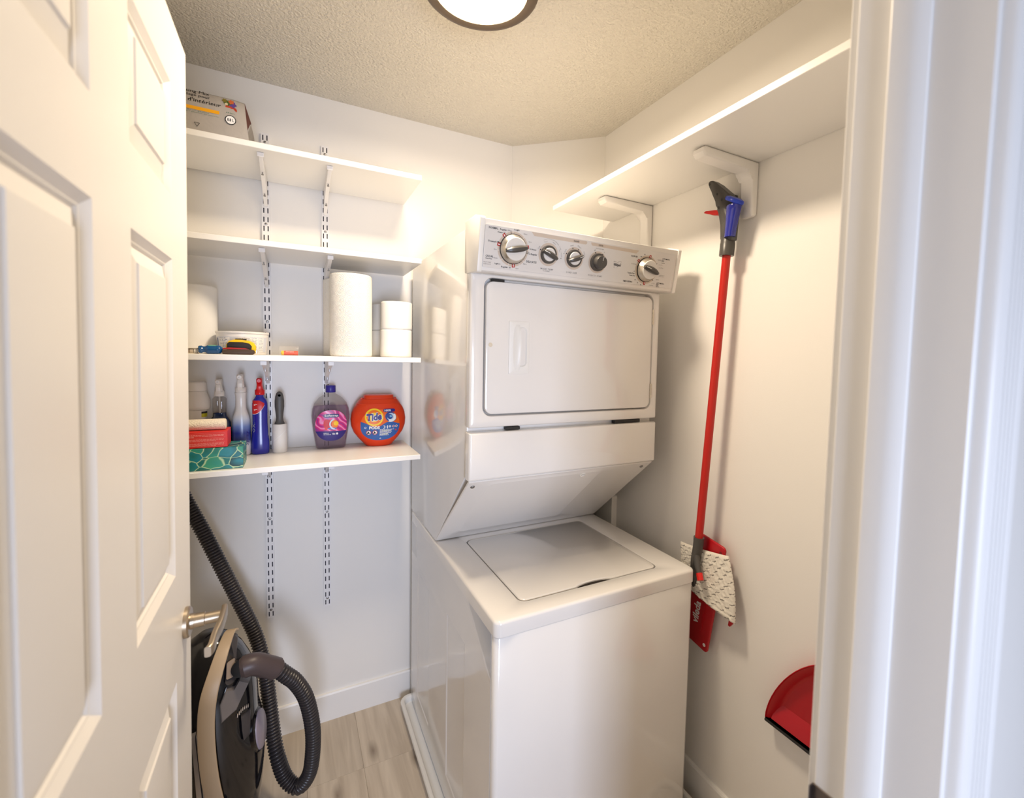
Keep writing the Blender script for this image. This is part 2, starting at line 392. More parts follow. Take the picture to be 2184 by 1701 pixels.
# ------------------------------------------------------------------ right wall shelf
RZ = 2.0606
b = NB(); box(b, XR-.2922, XR-.0005, YF+.013, -.3583, RZ, RZ+.0175, .0012, 1); tag(obj('wall_shelf', b, M_shelf, None), 'long empty white shelf high on the right wall above the mop', 'shelf')
def plastic_bracket(y0, y1, label):
    t = thing('plastic_bracket', label, 'shelf bracket', (XR, (y0+y1)/2, 1.905), 'plastic brackets on the right wall')
    b = NB(); x1 = XR-.0006
    P = [(x1, RZ-.0006), (1.240, RZ-.0006), (1.232, RZ-.006), (1.232, RZ-.016), (1.242, RZ-.026), (x1-.048, RZ-.030)]
    for i in range(1, 6): a = PI/2*i/6; P.append((x1-.048+.022*math.sin(a), RZ-.030-.022*(1-math.cos(a))))
    P += [(x1-.026, RZ-.052), (x1-.026, 1.916), (x1-.020, 1.905), (x1-.006, 1.905), (x1, 1.910)]
    prism(b, P, lambda x, z, d: (x, d, z), y0, y1)
    es = [e for e in b.edges if abs(e.verts[0].co.y-e.verts[1].co.y) < 1e-6]
    bmesh.ops.bevel(b, geom=es, offset=.0075, segments=3, affect='EDGES', profile=.5, clamp_overlap=True)
    obj('arm', b, mat('bracket_plastic', (240, 237, 233), .4), t)
plastic_bracket(-1.0545, -1.0105, 'white plastic bracket above the mop handle on the right wall')
plastic_bracket(-.6093, -.5653, 'white plastic bracket above the right end of the dryer console')
# white box low on the right wall behind the washer
t = thing('outlet_box', 'white outlet box on the right wall behind the washer', 'outlet box', (XR, -.40, .76))
b = NB(); L = rrect(-.445, -.335, .70, .912, .012, 4); loft(b, [[(XR-.0005, y, z) for y, z in L], [(XR-.022, y, z) for y, z in L], [(XR-.026, y*.97-.0117, z*.995+.004) for y, z in L]], True, True); obj('cover', b, M_plast, t)

# ------------------------------------------------------------------ stacked washer and dryer
xl, xr, yb = .6865, 1.3595, -.063
yf, zw, zl = -.970, .838, .7985
yd = -.7648
wd = thing('stacked_laundry_center', 'white stacked washer and dryer with slanted control panel and dials', 'washer dryer', ((xl+xr)/2, (yf+yb)/2, .02))
def plan(x0, x1, y0, y1, r, z, n=6): return [(x, y, z) for x, y in rrect(x0, x1, y0, y1, r, n)]
# washer cabinet with two embossed fields on each side
b = NB(); x0, x1 = xl+.003, xr-.003
def emb(bm, xside, ya, yb_, za, zb_, cham, d):
    s = -1 if d < 0 else 1
    def out(i, dd):
        return [(xside+dd, y, z) for y, z in ((ya+i, za+i), (yb_-i, za+i), (yb_-i, zb_-i), (ya+cham+i*.4, zb_-i), (ya+i, zb_-cham-i*.4))]
    return out
cabz0, cabz1 = .022, zl-.004
fe = yf+.028
# body box without left side
box(b, x0+.004, x1, fe, yb, cabz0, cabz1)
obj('washer_cabinet', b, M_enamel, wd)
def side_sheet(name, X, ya, yb2, z0, z1, fields, flip=1):
    """side sheet metal with recessed fields, set in a grid"""
    b = NB()
    ys = sorted({ya, yb2}|{f[0] for f in fields}|{f[1] for f in fields}); zz = sorted({z0, z1}|{f[2] for f in fields}|{f[3] for f in fields})
    V = {(i, j): b.verts.new((X, y, z)) for i, y in enumerate(ys) for j, z in enumerate(zz)}
    for i in range(len(ys)-1):
        for j in range(len(zz)-1):
            if any(abs(ys[i]-f[0]) < 1e-6 and zz[j] >= f[2]-1e-6 and zz[j+1] <= f[3]+1e-6 for f in fields): continue
            b.faces.new((V[i, j], V[i+1, j], V[i+1, j+1], V[i, j+1]))
    for (fa, fb, za, zb_) in fields:
        def lp(i, d): return [(X+d*flip, y, z) for y, z in ((fa+i, za+i), (fb-i, za+i), (fb-i, zb_-i), (fa+i, zb_-i))]
        loft(b, [lp(0, 0), lp(.004, .0008), lp(.008, .003), lp(.011, .0034)], False, True)
    # folded edges
    for (y, sgn) in ((ya, 1), (yb2, -1)):
        q = [b.verts.new(p) for p in ((X, y, z0), (X+.006*flip, y, z0), (X+.006*flip, y, z1), (X, y, z1))]; b.faces.new(q)
    bmesh.ops.remove_doubles(b, verts=b.verts, dist=.00001)
    return obj(name, b, M_enamel, wd, True, ang=12)
side_sheet('side_sheet', x0, fe+.004, yb, cabz0, cabz1, [(-.345, -.165, .10, .625), (-.74, -.56, .10, .655)])
# front panel with rounded vertical edges
b = NB(); Lp = lambda z, i=0: [(x, y, z) for x, y in [(x0+i, fe), (x0+i, yf+.006+.012), (x0+i+.0035, yf+.006+.0035), (x0+.012+i, yf+.006+i), (x1-.012-i, yf+.006+i), (x1-.0035-i, yf+.006+.0035), (x1-i, yf+.018), (x1-i, fe)]]
loft(b, [Lp(cabz0, .002), Lp(cabz0+.004), Lp(cabz1-.002), Lp(cabz1, .002)], True, True); obj('washer_front', b, M_enamel, wd, True, ang=50)
# top with an opening for the lid
b = NB(); n_ = 6
lx0, lx1, ly0, ly1 = .785, 1.263, -.906, -.458
o = lambda i, z, r: plan(xl+i, xr-i, yf+i, yb+i*0-i, r, z, n_)
hl = plan(lx0, lx1, ly0, ly1, .022, zw, n_)
loft(b, [o(.006, zl+.004, .016), o(.0, zl, .02), o(0, zw-.008, .02), o(.001, zw-.004, .019), o(.004, zw-.001, .016), o(.008, zw, .012),
         plan(lx0-.004, lx1+.004, ly0-.004, ly1+.004, .026, zw, n_), plan(lx0-.001, lx1+.001, ly0-.001, ly1+.001, .023, zw-.002, n_), plan(lx0, lx1, ly0, ly1, .022, zw-.03, n_)], True, True)
obj('washer_top', b, M_enamel, wd, True, ang=40)
# lid with a finger notch in its front edge
def lidloop(i, z):
    P = rrect(lx0+.003+i, lx1-.003-i, ly0+.004+i, ly1-.003-i, .020, 6); a, c = P[:21], P[21:]
    nx0, nx1 = .962, 1.086; q = []
    for k in range(13):
        t = k/12; q.append((nx0+(nx1-nx0)*t, ly0+.004+i+.013*math.sin(PI*t)**.6))
    return [(x, y, z) for x, y in a+q+c]
b = NB(); loft(b, [lidloop(.001, zw-.007), lidloop(0, zw-.006), lidloop(0, zw-.0025), lidloop(.0025, zw+.0004)], True, True); obj('washer_lid', b, M_enamel, wd, True, ang=40, label='flush hinged washer lid with finger notch')
b = NB(); box(b, .955, 1.09, ly0+.010, ly0+.03, zw-.0285, zw-.0075); obj('notch_shade_block', b, mat('notch_shade_dark', (48, 40, 36), .7), wd)  # dark block added so the opening under the lid edge looks shaded
# dryer cabinet profile (side view), pulled across the width
DZT = 1.838
prof = [(yb, .842), (-.424, .842), (yd+.026, 1.150), (yd+.026, DZT), (yb, DZT)]
b = NB(); prism(b, prof, lambda y, z, d: (d, y, z), xl+.002, xr-.002, .002); obj('dryer_cabinet', b, M_enamel, wd, True)
b = NB(); box(b, xl+.004, xl+.03, -.27, yb-.002, zl+.003, .845); obj('rear_spacer', b, M_enamel2, wd)
# slanted under panel with embossed field
sp0 = Vector((0, -.4225, .8425)); sp1 = Vector((0, yd+.006, 1.1325)); sd = (sp1-sp0); SL = sd.length; sd.normalize(); sn = Vector((0, -sd.z, sd.y))*1
if sn.z > 0: sn = -sn
sf = lambda x, s, d: Vector((x, 0, 0))+sp0+sd*s+sn*d
b = NB(); A = rrect(xl+.004, xr-.004, .0, SL, .004, 5)
def slp(x0_, x1_, s0, s1, r, d): return [sf(x, s, d) for x, s in rrect(x0_, x1_, s0, s1, r, 5)]
ex0, ex1 = xl+.062, xr-.20
loft(b, [slp(xl+.003, xr-.003, 0, SL, .003, -.004), slp(xl+.003, xr-.003, 0, SL, .003, .001), slp(xl+.005, xr-.005, .002, SL-.002, .003, .003),
         slp(ex0, ex1, .055, SL-.012, .022, .003), slp(ex0+.006, ex1-.006, .061, SL-.018, .018, .0055), slp(ex0+.01, ex1-.01, .065, SL-.022, .016, .006)], True, True)
up_ = obj('under_panel', b, M_enamel2, wd, True, ang=25, label='slanted panel under the dryer with embossed field')
def slscrew(px, s, r, m=M_screw):
    b = NB(); f = lambda p: sf(px+p.x, s+p.y, .0028+p.z); lathe(b, [(r, 0), (r, .002), (r*.8, .0035), (r*.4, .0035), (r*.35, .002)], n=14, f=f); obj('screw', b, m, up_)
slscrew(xl+.021, SL-.028, .0065); slscrew(xr-.035, SL-.026, .0065)
b = NB(); f = lambda p: sf(xl+.395+p.x, SL-.030+p.y, .003+p.z); lathe(b, [(.011, 0), (.011, .004), (.0085, .0055), (.007, .003)], n=18, f=f); obj('plug', b, M_plast, up_)
# lower front panel
b = NB(); y1 = yd+.026
def fr(x0_, x1_, z0_, z1_, r, y, n=6): return [(x, y, z) for x, z in rrect(x0_, x1_, z0_, z1_, r, n)]
loft(b, [fr(xl-.001, xr+.001, 1.1345, 1.2705, .003, y1), fr(xl-.001, xr+.001, 1.1345, 1.2705, .003, yd+.004), fr(xl+.001, xr-.001, 1.1365, 1.2685, .003, yd-.002), fr(xl+.005, xr-.005, 1.1405, 1.2645, .003, yd-.004)], True, True)
obj('lower_panel', b, M_enamel, wd, True, ang=60)
# dryer front with door opening
ox0, ox1, oz0, oz1 = .7265, 1.3325, 1.3165, 1.7005
b = NB(); Z0, Z1 = 1.2835, 1.7115
loft(b, [fr(xl-.001, xr+.001, Z0, Z1, .003, y1), fr(xl-.001, xr+.001, Z0, Z1, .003, yd+.005), fr(xl+.001, xr-.001, Z0+.002, Z1-.002, .004, yd-.0005), fr(xl+.005, xr-.005, Z0+.006, Z1-.006, .006, yd-.003),
         fr(ox0-.008, ox1+.008, oz0-.008, oz1+.004, .03, yd-.003), fr(ox0-.002, ox1+.002, oz0-.002, oz1+.001, .026, yd-.0005), fr(ox0, ox1, oz0, oz1, .025, yd+.004), fr(ox0, ox1, oz0, oz1, .025, yd+.024)], True, True)
obj('dryer_front', b, M_enamel, wd, True, ang=40)
dd = NB(); i = .0045
loft(dd, [fr(ox0+i, ox1-i, oz0+i, oz1-i-.004, .022, yd+.02), fr(ox0+i, ox1-i, oz0+i, oz1-i-.004, .022, yd+.001), fr(ox0+i+.001, ox1-i-.001, oz0+i+.001, oz1-i-.005, .021, yd-.002), fr(ox0+i+.005, ox1-i-.005, oz0+i+.005, oz1-i-.009, .018, yd-.0035)], True, True)
ddo = obj('dryer_door', dd, M_enamel, wd, True, ang=50, label='flat white dryer door with recessed pull')
# recessed pull: framed plate with dished slot and raised lip
b = NB(); hx0, hx1, hz0, hz1 = .8003, .8648, 1.4345, 1.5855; yq = yd-.0035
loft(b, [fr(hx0, hx1, hz0, hz1, .003, yq+.001, 4), fr(hx0, hx1, hz0, hz1, .003, yq-.0022, 4), fr(hx0+.0015, hx1-.0015, hz0+.0015, hz1-.0015, .003, yq-.003, 4),
         [(x, yq-.003, z) for x, z in rrect(hx0+.028, hx1-.008, hz0+.022, hz1-.016, .012, 4)], [(x, yq+.003, z) for x, z in rrect(hx0+.030, hx1-.014, hz0+.026, hz1-.022, .010, 4)]], True, True)
hp = obj('door_pull', b, M_plast, ddo, True, ang=30)
b = NB(); P = [(.0, hz0+.012), (.006, hz0+.022), (.0085, hz0+.04), (.0085, hz1-.03), (.006, hz1-.016), (0, hz1-.008)]
loops = []
for k in range(13):
    t = k/12; z = hz0+.012+(hz1-hz0-.022)*t; q = math.sin(PI*t)**.5 if 0 < t < 1 else 0.02
    xa, xb = hx0+.012+.006*(1-q), hx0+.0325; d = .013*q
    loops.append([(xa, yq-.002, z), (xa+.004, yq-.0035-d*.35, z), (xb-.004, yq-.003-d, z), (xb, yq-.003-d, z), (xb, yq-.002, z)])
loft(b, loops, True, True); obj('pull_grip', b, M_plast, ddo, True, ang=40)
b = NB(); f = lambda p: Vector((.7445+p.x, yd-.0034-p.z, 1.516+p.y)); lathe(b, [(.006, 0), (.006, .0012), (.0048, .0014), (.004, .0008)], n=18, f=f); obj('plug', b, mat('cream_plug', (226, 214, 192), .4), ddo)
for z0_, z1_ in ((1.601, 1.652), (1.352, 1.402)):
    b = NB(); L = z1_-z0_
    for k in range(4): lathe(b, [(.0038, z0_+L*k/4+.0006), (.0038, z0_+L*(k+1)/4-.0006)], (1.3305, yd-.003, 0), 12)
    box(b, 1.3305, 1.337, yd-.0012, yd+.0005, z0_, z1_); obj('hinge', b, M_steel, wd)
b = NB(); box(b, 1.190, 1.296, yd+.006, yd+.02, 1.272, 1.2825); obj('latch_strip', b, M_dark, wd)
b = NB(); box(b, .80, .845, yd+.006, yd+.02, 1.2725, 1.281); obj('latch_strip', b, M_dark, wd)
b = NB(); box(b, .748, .786, yd+.0005, yd+.01, 1.6925, 1.6990); obj('door_latch', b, M_dark, wd)
# control console
P0 = Vector((.683, -.828, 1.705)); vd = Vector((0, -.024, .131)).normalized(); CH = .1332; CN = Vector((0, -vd.z, vd.y)).normalized()
if CN.y > 0: CN = -CN
cf = lambda u, v, d: P0+Vector((u/1000, 0, 0))+vd*(v/1000)+CN*(d/1000)
CW = 680.0
capP = [(-.7322, 1.8505), (-.808, 1.8505), (-.850, 1.8385), (-.853, 1.834), (-.8295, 1.7045), (-.826, 1.7015), (-.757, 1.7085), (-.7322, 1.7105)]
for s, xa, xb in ((0, .6795, .6930), (1, 1.3530, 1.3665)):
    b = NB(); prism(b, capP, lambda y, z, d: (d, y, z), xa, xb, .0022); obj('console_end_cap', b, M_plast, wd, True)
bodyP = [(-.735, 1.8385), (-.800, 1.8455), (-.838, 1.8375), (-.8495, 1.8335), (-.8268, 1.7065), (-.820, 1.7035), (-.760, 1.7095), (-.735, 1.7105)]
b = NB(); prism(b, bodyP, lambda y, z, d: (d, y, z), .6925, 1.3535, .0012)
con = obj('control_console', b, mat('console_plastic', (226, 222, 217), .35), wd, True)
cf0 = cf
b = NB()
for L in (((12, 10.2), (648, 5.0)), ((14, 118), (652, 110.5))): pass
ro = lambda i, d: [cf(u, v, d) for u, v in rrect(11+i, 661-i, 10+i, 117-i, 3, 3)]
loft(b, [ro(0, -.5), ro(0, .9), ro(.6, 1.2), ro(1.6, 1.25)], True, True); obj('console_overlay', b, mat('overlay_grey', (219, 216, 213), .38), con)
E0 = 1.45
b = NB()
F = lambda e: (lambda u, v, d: cf(u, v, e+d))
def quad(bm, pts, e): bm.faces.new([bm.verts.new(cf(u, v, e)) for u, v in pts])
quad(b, [(142, 115.3), (318, 113.8), (321, 111), (319.5, 106.5), (316, 104.6), (151, 105.6)], E0); quad(b, [(334, 113), (511, 111.5), (501, 101.9), (339, 104.8), (336, 107)], E0)
KN = [('cycle', 92.6, 64.0, 44.5, 36.5, 34.0), ('temp', 199.5, 62.8, 30.8, 24, 21), ('load', 282.6, 62.0, 31, 24, 21), ('push', 364, 60.4, 31, 25, 0), ('timer', 549, 58.6, 43, 36, 33)]
for k in KN: ring(b, F(E0), k[1], k[2], 10, k[3], n=48)
obj('beige_print', b, M_beige, con, False, kind='stuff')
b = NB(); RM = []; wh = NB()
def mark(bm, cx, cy, a, r0, r1, w, e):
    ca, sa = math.cos(math.radians(a)), math.sin(math.radians(a))
    bm.faces.new([bm.verts.new(cf(cx+r*ca-q*sa, cy+r*sa+q*ca, e)) for r, q in ((r0, -w), (r1, -w), (r1, w), (r0, w))])
for a in (132, 170, 14, 276): RM.append((92.6, 64, a, 35, 47, 4.2)); mark(wh, 92.6, 64, a, 37, 45, 1.2, E0+.4)
for a in (145, 78, 270): RM.append((549, 58.6, a, 34, 46, 4.0)); mark(wh, 549, 58.6, a, 38, 44, 1.0, E0+.4)
for a in (104, 163, 357, 352): mark(b, 92.6, 64, a, 36, 48, .7, E0+.3)
for a in (96, 50, 25, 320, 300, 256, 225, 190): mark(wh, 92.6, 64, a, 34, 44.5, .4, E0+.3)
for a in (30, 318): mark(b, 549, 58.6, a, 37, 46, .7, E0+.3)
for (cx, cy, al) in ((199.5, 62.8, (158,)), (282.6, 62, (158, 105, 65)), (364, 60.4, (112, 58))):
    for a in al: patch(b, F(E0+.3), cx+28*math.cos(math.radians(a)), cy+28*math.sin(math.radians(a)), lambda t: 1.7, 1, 12)
gr = NB()
TX = [('NORMAL', 33, 109.5, 26, 5.6), ('Regular 10', 64.5, 108.5, 27, 6), ('Heavy 14', 55.5, 101.2, 21, 5), ('6 Light', 98, 113, 16, 6), ('Prewash 4', 35.5, 76.7, 28, 5.2), ('10 Heavy', 151, 69.9, 20, 5.4),
      ('6 Regular', 153, 57.2, 24, 6), ('CASUAL', 27.6, 38.9, 22, 5.4), ('Perm Press', 26.5, 32.9, 18, 3.6), ('Light 6', 51.6, 21.9, 16, 5.2), ('Regular 10', 76.4, 15.6, 27, 6), ('DELICATES', 150, 37.6, 31, 5.6),
      ('WASHER', 284.7, 109.2, 19, 4.6), ('DRYER', 369.2, 108.4, 16, 4.6), ('FLUFF AIR', 496, 93, 24, 5), ('TIMED DRYING', 482.9, 17.2, 36, 5), ('AUTOMATIC', 622.5, 98.3, 31, 4.6), ('DRY', 611, 91.8, 11, 4.6), ('Low Heat', 613, 85.8, 13, 3.2),
      ('AUTOMATIC', 614, 22.4, 31, 4.6), ('DRY', 603, 16.9, 11, 4.6), ('High Heat', 605, 11.8, 14, 3.2), ('Tumble Press', 492, 43, 27, 4.4), ('Damp Dry', 497.5, 36, 21, 4.4), ('20', 521.9, 95.3, 4.4, 3.6), ('30', 534.8, 103.1, 4.4, 3.6),
      ('20', 503, 49.6, 4.4, 3.6), ('40', 511, 24.7, 4.4, 3.6), ('50', 522, 16.4, 4.4, 3.6), ('60', 535.5, 11.9, 4.4, 3.6)]
for s, u, v, w, h in TX: text(b, s, F(E0+.3), u, v, w, h, thick=.012, res=1)
for s, u, v, w, h, sp in (('WASH TEMP', 199, 23.6, 40, 4.8, 1.5), ('LOAD SIZE', 280, 22.6, 34, 4.8, 1.5), ('PUSH TO START', 362, 21.8, 48, 4.8, 1.5), ('Use Cold Rinse', 198, 18.6, 21, 3, 1)):
    text(b, s, F(E0+.3), u, v, w, h, res=1, spacing=sp)
GT = [('Rinse', 124.5, 106.6, 10, 3.4, 0), ('Spin', 140, 88.1, 8.5, 4, 0), ('Spin', 42, 57.6, 8.5, 4, 0), ('Rinse', 45, 36.5, 10, 3.4, 0), ('Spin', 108.5, 15.6, 8.5, 4, 0), ('Rinse', 131, 30.1, 10, 3.4, 0), ('PULL TO START', 23, 23.4, 21, 3, 0), ('PUSH TO STOP', 23, 18.4, 20, 3, 0),
      ('Cold', 168, 78, 9, 3.6, 58), ('Cool', 187.5, 95.5, 9, 3.4, 15), ('Warm', 214, 95, 11, 3.2, -24), ('Hot', 233.5, 76.5, 7, 3.2, -62), ('Ex Small', 250.5, 77, 15, 3.2, 64), ('Small', 271, 96, 10, 3.2, 18), ('Medium', 296.5, 95.5, 13, 3.2, -24), ('Large', 315, 80, 10, 3.4, -62),
      ('End of Cycle Signal', 367, 98.6, 27, 3.6, 0), ('Off', 349.5, 92.6, 6, 3.4, 30), ('On', 384, 90.9, 5, 3, -30), ('Cool Down', 497, 71, 19, 3.6, 0), ('Very Dry', 596, 92.6, 14, 4, 0), ('Less Dry', 604, 78.6, 14, 4, 0), ('Cool Down', 607.5, 70.3, 17, 3.6, 0),
      ('Energy Preferred', 614, 47.6, 22, 3, 0), ('Automatic Cycle', 614, 43.6, 21, 3, 0), ('Very Dry', 600, 33.2, 14, 4, 0), ('Less Dry', 585, 19.4, 13, 3.8, 0), ('Cool Down', 577, 13.6, 17, 3.6, 0)]
for s, u, v, w, h, r in GT: text(gr, s, F(E0+.3), u, v, w, h, rot=math.radians(r), res=1)
# "Automatic Temp Control" round the wash dial
s = 'Automatic Temp Control'
for k, ch in enumerate(s):
    a = math.radians(78-k*4.1)
    if ch != ' ': text(b, ch, F(E0+.3), 199.5+41*math.cos(a), 62.8+41*math.sin(a), 1.5, 2.6, rot=a-PI/2, res=1)
ring(gr, F(E0+.3), 199.5, 62.8, 40.6, 41, 78, 118, 14)
# maker's mark: script name, small mark above, swoosh
text(b, 'Whirlpool', F(E0+.3), 436.5, 60.2, 27, 10.5, slant=.28, thick=.02, res=2)
text(b, '+++', F(E0+.3), 426, 69.5, 10, 2.2, res=1)
sw = []
for k in range(25):
    a = math.radians(200-320*k/24); ex, ey = 15.5*math.cos(a), 5.2*math.sin(a); ra = math.radians(40); sw.append((437+ex*math.cos(ra)-ey*math.sin(ra), 62+ex*math.sin(ra)+ey*math.cos(ra)))
for (a0, a1) in zip(sw, sw[1:]):
    dx, dy = a1[0]-a0[0], a1[1]-a0[1]; L = math.hypot(dx, dy); nx, ny = -dy/L*.28, dx/L*.28
    quad(gr, [(a0[0]-nx, a0[1]-ny), (a1[0]-nx, a1[1]-ny), (a1[0]+nx, a1[1]+ny), (a0[0]+nx, a0[1]+ny)], E0+.3)
obj('printed_text', b, M_black, con, False, label='black lettering on the console', kind='stuff')
obj('grey_lettering', gr, M_grey_ink, con, False, kind='stuff'); obj('white_mark', wh, M_white_ink, con, False, kind='stuff')
for q in RM:
    t = NB(); mark(t, *q, E0+.2); obj('red_mark', t, M_red_ink, con, False)
M_knobgrey = mat('charcoal_plastic', (74, 71, 68), .35); M_face = mat('dial_white', (225, 222, 218), .3)
def knob(cx, cy, r, inner, ang, kind):
    t = NB(); f = lambda p: cf(cx+p.x*1000, cy+p.y*1000, E0+p.z*1000)
    R = r/1000
    if kind == 'big':
        lathe(t, [(R+.0012, 0), (R+.0012, .003)], n=40, f=f); base = obj('dial', t, M_dark, wd, True, label='large round dial')
        t = NB(); lathe(t, [(R, .003), (R*.98, .006), (R*.80, .017), (R*.78, .018)], n=40, f=f); obj('skirt', t, M_steel, base, True, label='brushed steel skirt')
        t = NB(); lathe(t, [(R*.79, .016), (R*.79, .019), (R*.76, .0205), (.0005, .0215)], n=40, f=f, cap1=False); obj('dial_face', t, M_face, base)
        gl, gw, gz0, gz1 = R*.80, .0082, .0195, .036
    elif kind == 'small':
        lathe(t, [(R, 0), (R, .004), (R*.96, .006)], n=36, f=f); base = obj('dial', t, M_knobgrey, wd, True, label='small round dial with charcoal grip')
        t = NB(); lathe(t, [(R*.74, .005), (R*.74, .0075), (R*.70, .009), (.0005, .0095)], n=36, f=f, cap1=False); obj('dial_face', t, M_face, base)
        gl, gw, gz0, gz1 = R*1.02, .0070, .004, .023
    else:
        lathe(t, [(R, 0), (R, .005), (R*.98, .007), (R*.76, .008), (R*.72, .022), (R*.68, .0245), (.0005, .026)], n=36, f=f, cap1=False); base = obj('push_dial', t, M_knobgrey, wd, True, label='charcoal push to start dial')
        t = NB(); mark(t, cx, cy, 80, R*180, R*640, .6, E0+26.4); obj('pointer', t, M_white_ink, base, False); return
    t = NB(); a = math.radians(ang); loops = []
    for k in range(13):
        q = -1+2*k/12; w = gw*(1-.45*abs(q)**2.2); z1 = gz0+(gz1-gz0)*(1-.35*abs(q)**3); x = q*gl
        row = [(-w, gz0), (-w, z1-.004), (-w*.45, z1), (w*.45, z1), (w, z1-.004), (w, gz0)]
        loops.append([f(Vector((x*math.cos(a)-y*math.sin(a), x*math.sin(a)+y*math.cos(a), z))) for y, z in row])
    loft(t, loops, True, True); obj('grip', t, M_knobgrey, base, True, ang=40)
    t = NB(); s_ = -1 if kind == 'big' and cx > 300 or cx < 220 and kind == 'small' else 1
    pts = [(q*gl*s_, gz0+(gz1-gz0)*(1-.35*q**3)+.0003) for q in (.30, .5, .7, .9)]
    for (xa, za), (xb, zb_) in zip(pts, pts[1:]):
        t.faces.new([t.verts.new(f(Vector((x*math.cos(a)-y*math.sin(a), x*math.sin(a)+y*math.cos(a), z)))) for x, y, z in ((xa, -.0007, za), (xb, -.0007, zb_), (xb, .0007, zb_), (xa, .0007, za))])
    if not (kind == 'big' and cx < 300): obj('pointer', t, M_white_ink, base, False)
    else: t.free()
knob(92.6, 64, 37.5, 0, 13, 'big'); knob(199.5, 62.8, 24.5, 0, -22, 'small'); knob(282.6, 62, 24.5, 0, 22, 'small'); knob(364, 60.4, 25.5, 0, 0, 'push'); knob(549, 58.6, 36, 0, -17, 'big')
for px in (.72, 1.33):
    for y in (-.9, -.14):
        b = NB(); lathe(b, [(.02, .0225), (.02, .012), (.016, .012)], (px, y, 0), 14); obj('leveling_foot', b, M_dark, wd)
# drain pan
dp = thing('drain_pan', 'shallow white drain pan on the floor under the washer', 'drain pan', ((xl+xr)/2, -.5, 0))
b = NB(); o = lambda i, z, r: plan(.646+i, 1.41-i, -1.01+i, -.060-i, r, z, 6)
loft(b, [o(.006, .0005, .03), o(0, .004, .034), o(-.004, .030, .038), o(-.006, .034, .04), o(-.003, .038, .037), o(.006, .038, .03), o(.011, .034, .026), o(.012, .014, .026), o(.016, .0115, .022)], True, True); obj('pan', b, M_plast, dp, True, ang=50)

#PART2
# ------------------------------------------------------------------ things on the back wall shelves
Z1, Z2, Z3, Z4 = [z+.0004 for z in SZ]
# bag of potting mix on the highest shelf
bag = thing('potting_mix_bag', 'grey plastic bag of potting mix lying on the highest shelf', 'bag', (-.05, -.2, Z1))
M_bag = mat('bag_film', (176, 169, 162), .28, bump=(16, .5, 3, .01))
BX0, BX1, BH = -.26, .135, .128
def bagp(u, v, w=0):      # u along, v up the printed front face
    return Vector((u, -.284+.012*((v/BH)**2)-.006*math.sin(PI*v/BH)-w, Z1+v))
b = NB(); loops = []
for k in range(15):
    t = k/14; x = BX0+(BX1-BX0)*t; e_ = min(t, 1-t); s_ = min(1, .55+.45*(e_/.05)) if e_ < .05 else 1
    hh = BH*(.95+.05*s_); dp_ = .19*(.80+.2*s_); fy = -.284+(.006*(1-s_)); P = []
    xr_ = lambda z: x+(.012*(1-z/BH)*max(0, (t-.8)/.2))
    for (yy, zz) in ((fy, 0), (fy-.004, hh*.3), (fy-.003, hh*.65), (fy+.008, hh*.93), (fy+.02, hh), (fy+dp_*.5, hh*1.03), (fy+dp_-.02, hh*.98), (fy+dp_-.004, hh*.8), (fy+dp_, hh*.3), (fy+dp_-.008, 0)):
        P.append((xr_(zz), yy, Z1+zz))
    loops.append(P)
loft(b, loops, True, True); obj('bag_body', b, M_bag, bag, True, ang=50)
b = NB(); # folded gusset at the right end
V = lambda *p: b.verts.new(p)
q = [V(BX1+.0008, -.266, Z1+.124), V(BX1+.0025, -.284, Z1+.022), V(BX1+.0165, -.268, Z1+.070)]; b.faces.new(q)
q2 = [V(BX1+.0008, -.258, Z1+.125), V(BX1+.0168, -.264, Z1+.070), V(BX1+.010, -.16, Z1+.10)]; b.faces.new(q2)
bmesh.ops.solidify(b, geom=b.faces[:], thickness=.0012); obj('folded_end', b, mat('bag_inside', (112, 70, 66), .5), bag, False, label='dark red folded end')
b = NB(); q = [V(BX1+.0015, -.286, Z1+.003), V(BX1+.0165, -.267, Z1+.066), V(BX1+.020, -.20, Z1+.055), V(BX1+.024, -.19, Z1+.001)]; b.faces.new(q); bmesh.ops.solidify(b, geom=b.faces[:], thickness=.0012); obj('gusset', b, M_bag, bag, False)
bf = lambda u, v, d=0: bagp(u, v, .0022)
sc_ = Z1-2.1105
T1 = NB()
text(T1, 'Indoor Potting Mix', bf, .049, .1195, .130, .0115, al='R', res=2)
text(T1, "Terreau d'empotage pour", bf, .051, .1085, .150, .0105, al='R', res=2)
text(T1, "plantes d'intérieur", bf, .078, .0915, .138, .0175, al='R', res=2, thick=.012)
text(T1, '8.8 L', bf, .1015, .0565, .0165, .0085, res=2, thick=.02)
ring(T1, bf, .1015, .0565, .0118, .0138)
for a, c in (((.0135, .029), (.0265, .029)), ((.0265, .029), (.020, .0185)), ((.020, .0185), (.0135, .029))):
    dx, dy = c[0]-a[0], c[1]-a[1]; L = math.hypot(dx, dy); nx, ny = -dy/L*.0005, dx/L*.0005
    T1.faces.new([T1.verts.new(bf(*p)) for p in ((a[0]-nx, a[1]-ny), (c[0]-nx, c[1]-ny), (c[0]+nx, c[1]+ny), (a[0]+nx, a[1]+ny))])
obj('printed_text', T1, M_black, bag, False, kind='stuff')
b = NB(); patch(b, lambda u, v, d: bagp(u, v, .0018), .1015, .0565, lambda a: .0119, 2, 30); obj('white_badge', b, M_white_ink, bag, False)
b = NB(); gridrect(b, lambda u, v, d: bagp(u, v, .0016), -.12, .074, .0655, .0815, 8, 2); obj('orange_band', b, mat('orange_print', (244, 172, 24), .45), bag, False)
b = NB()
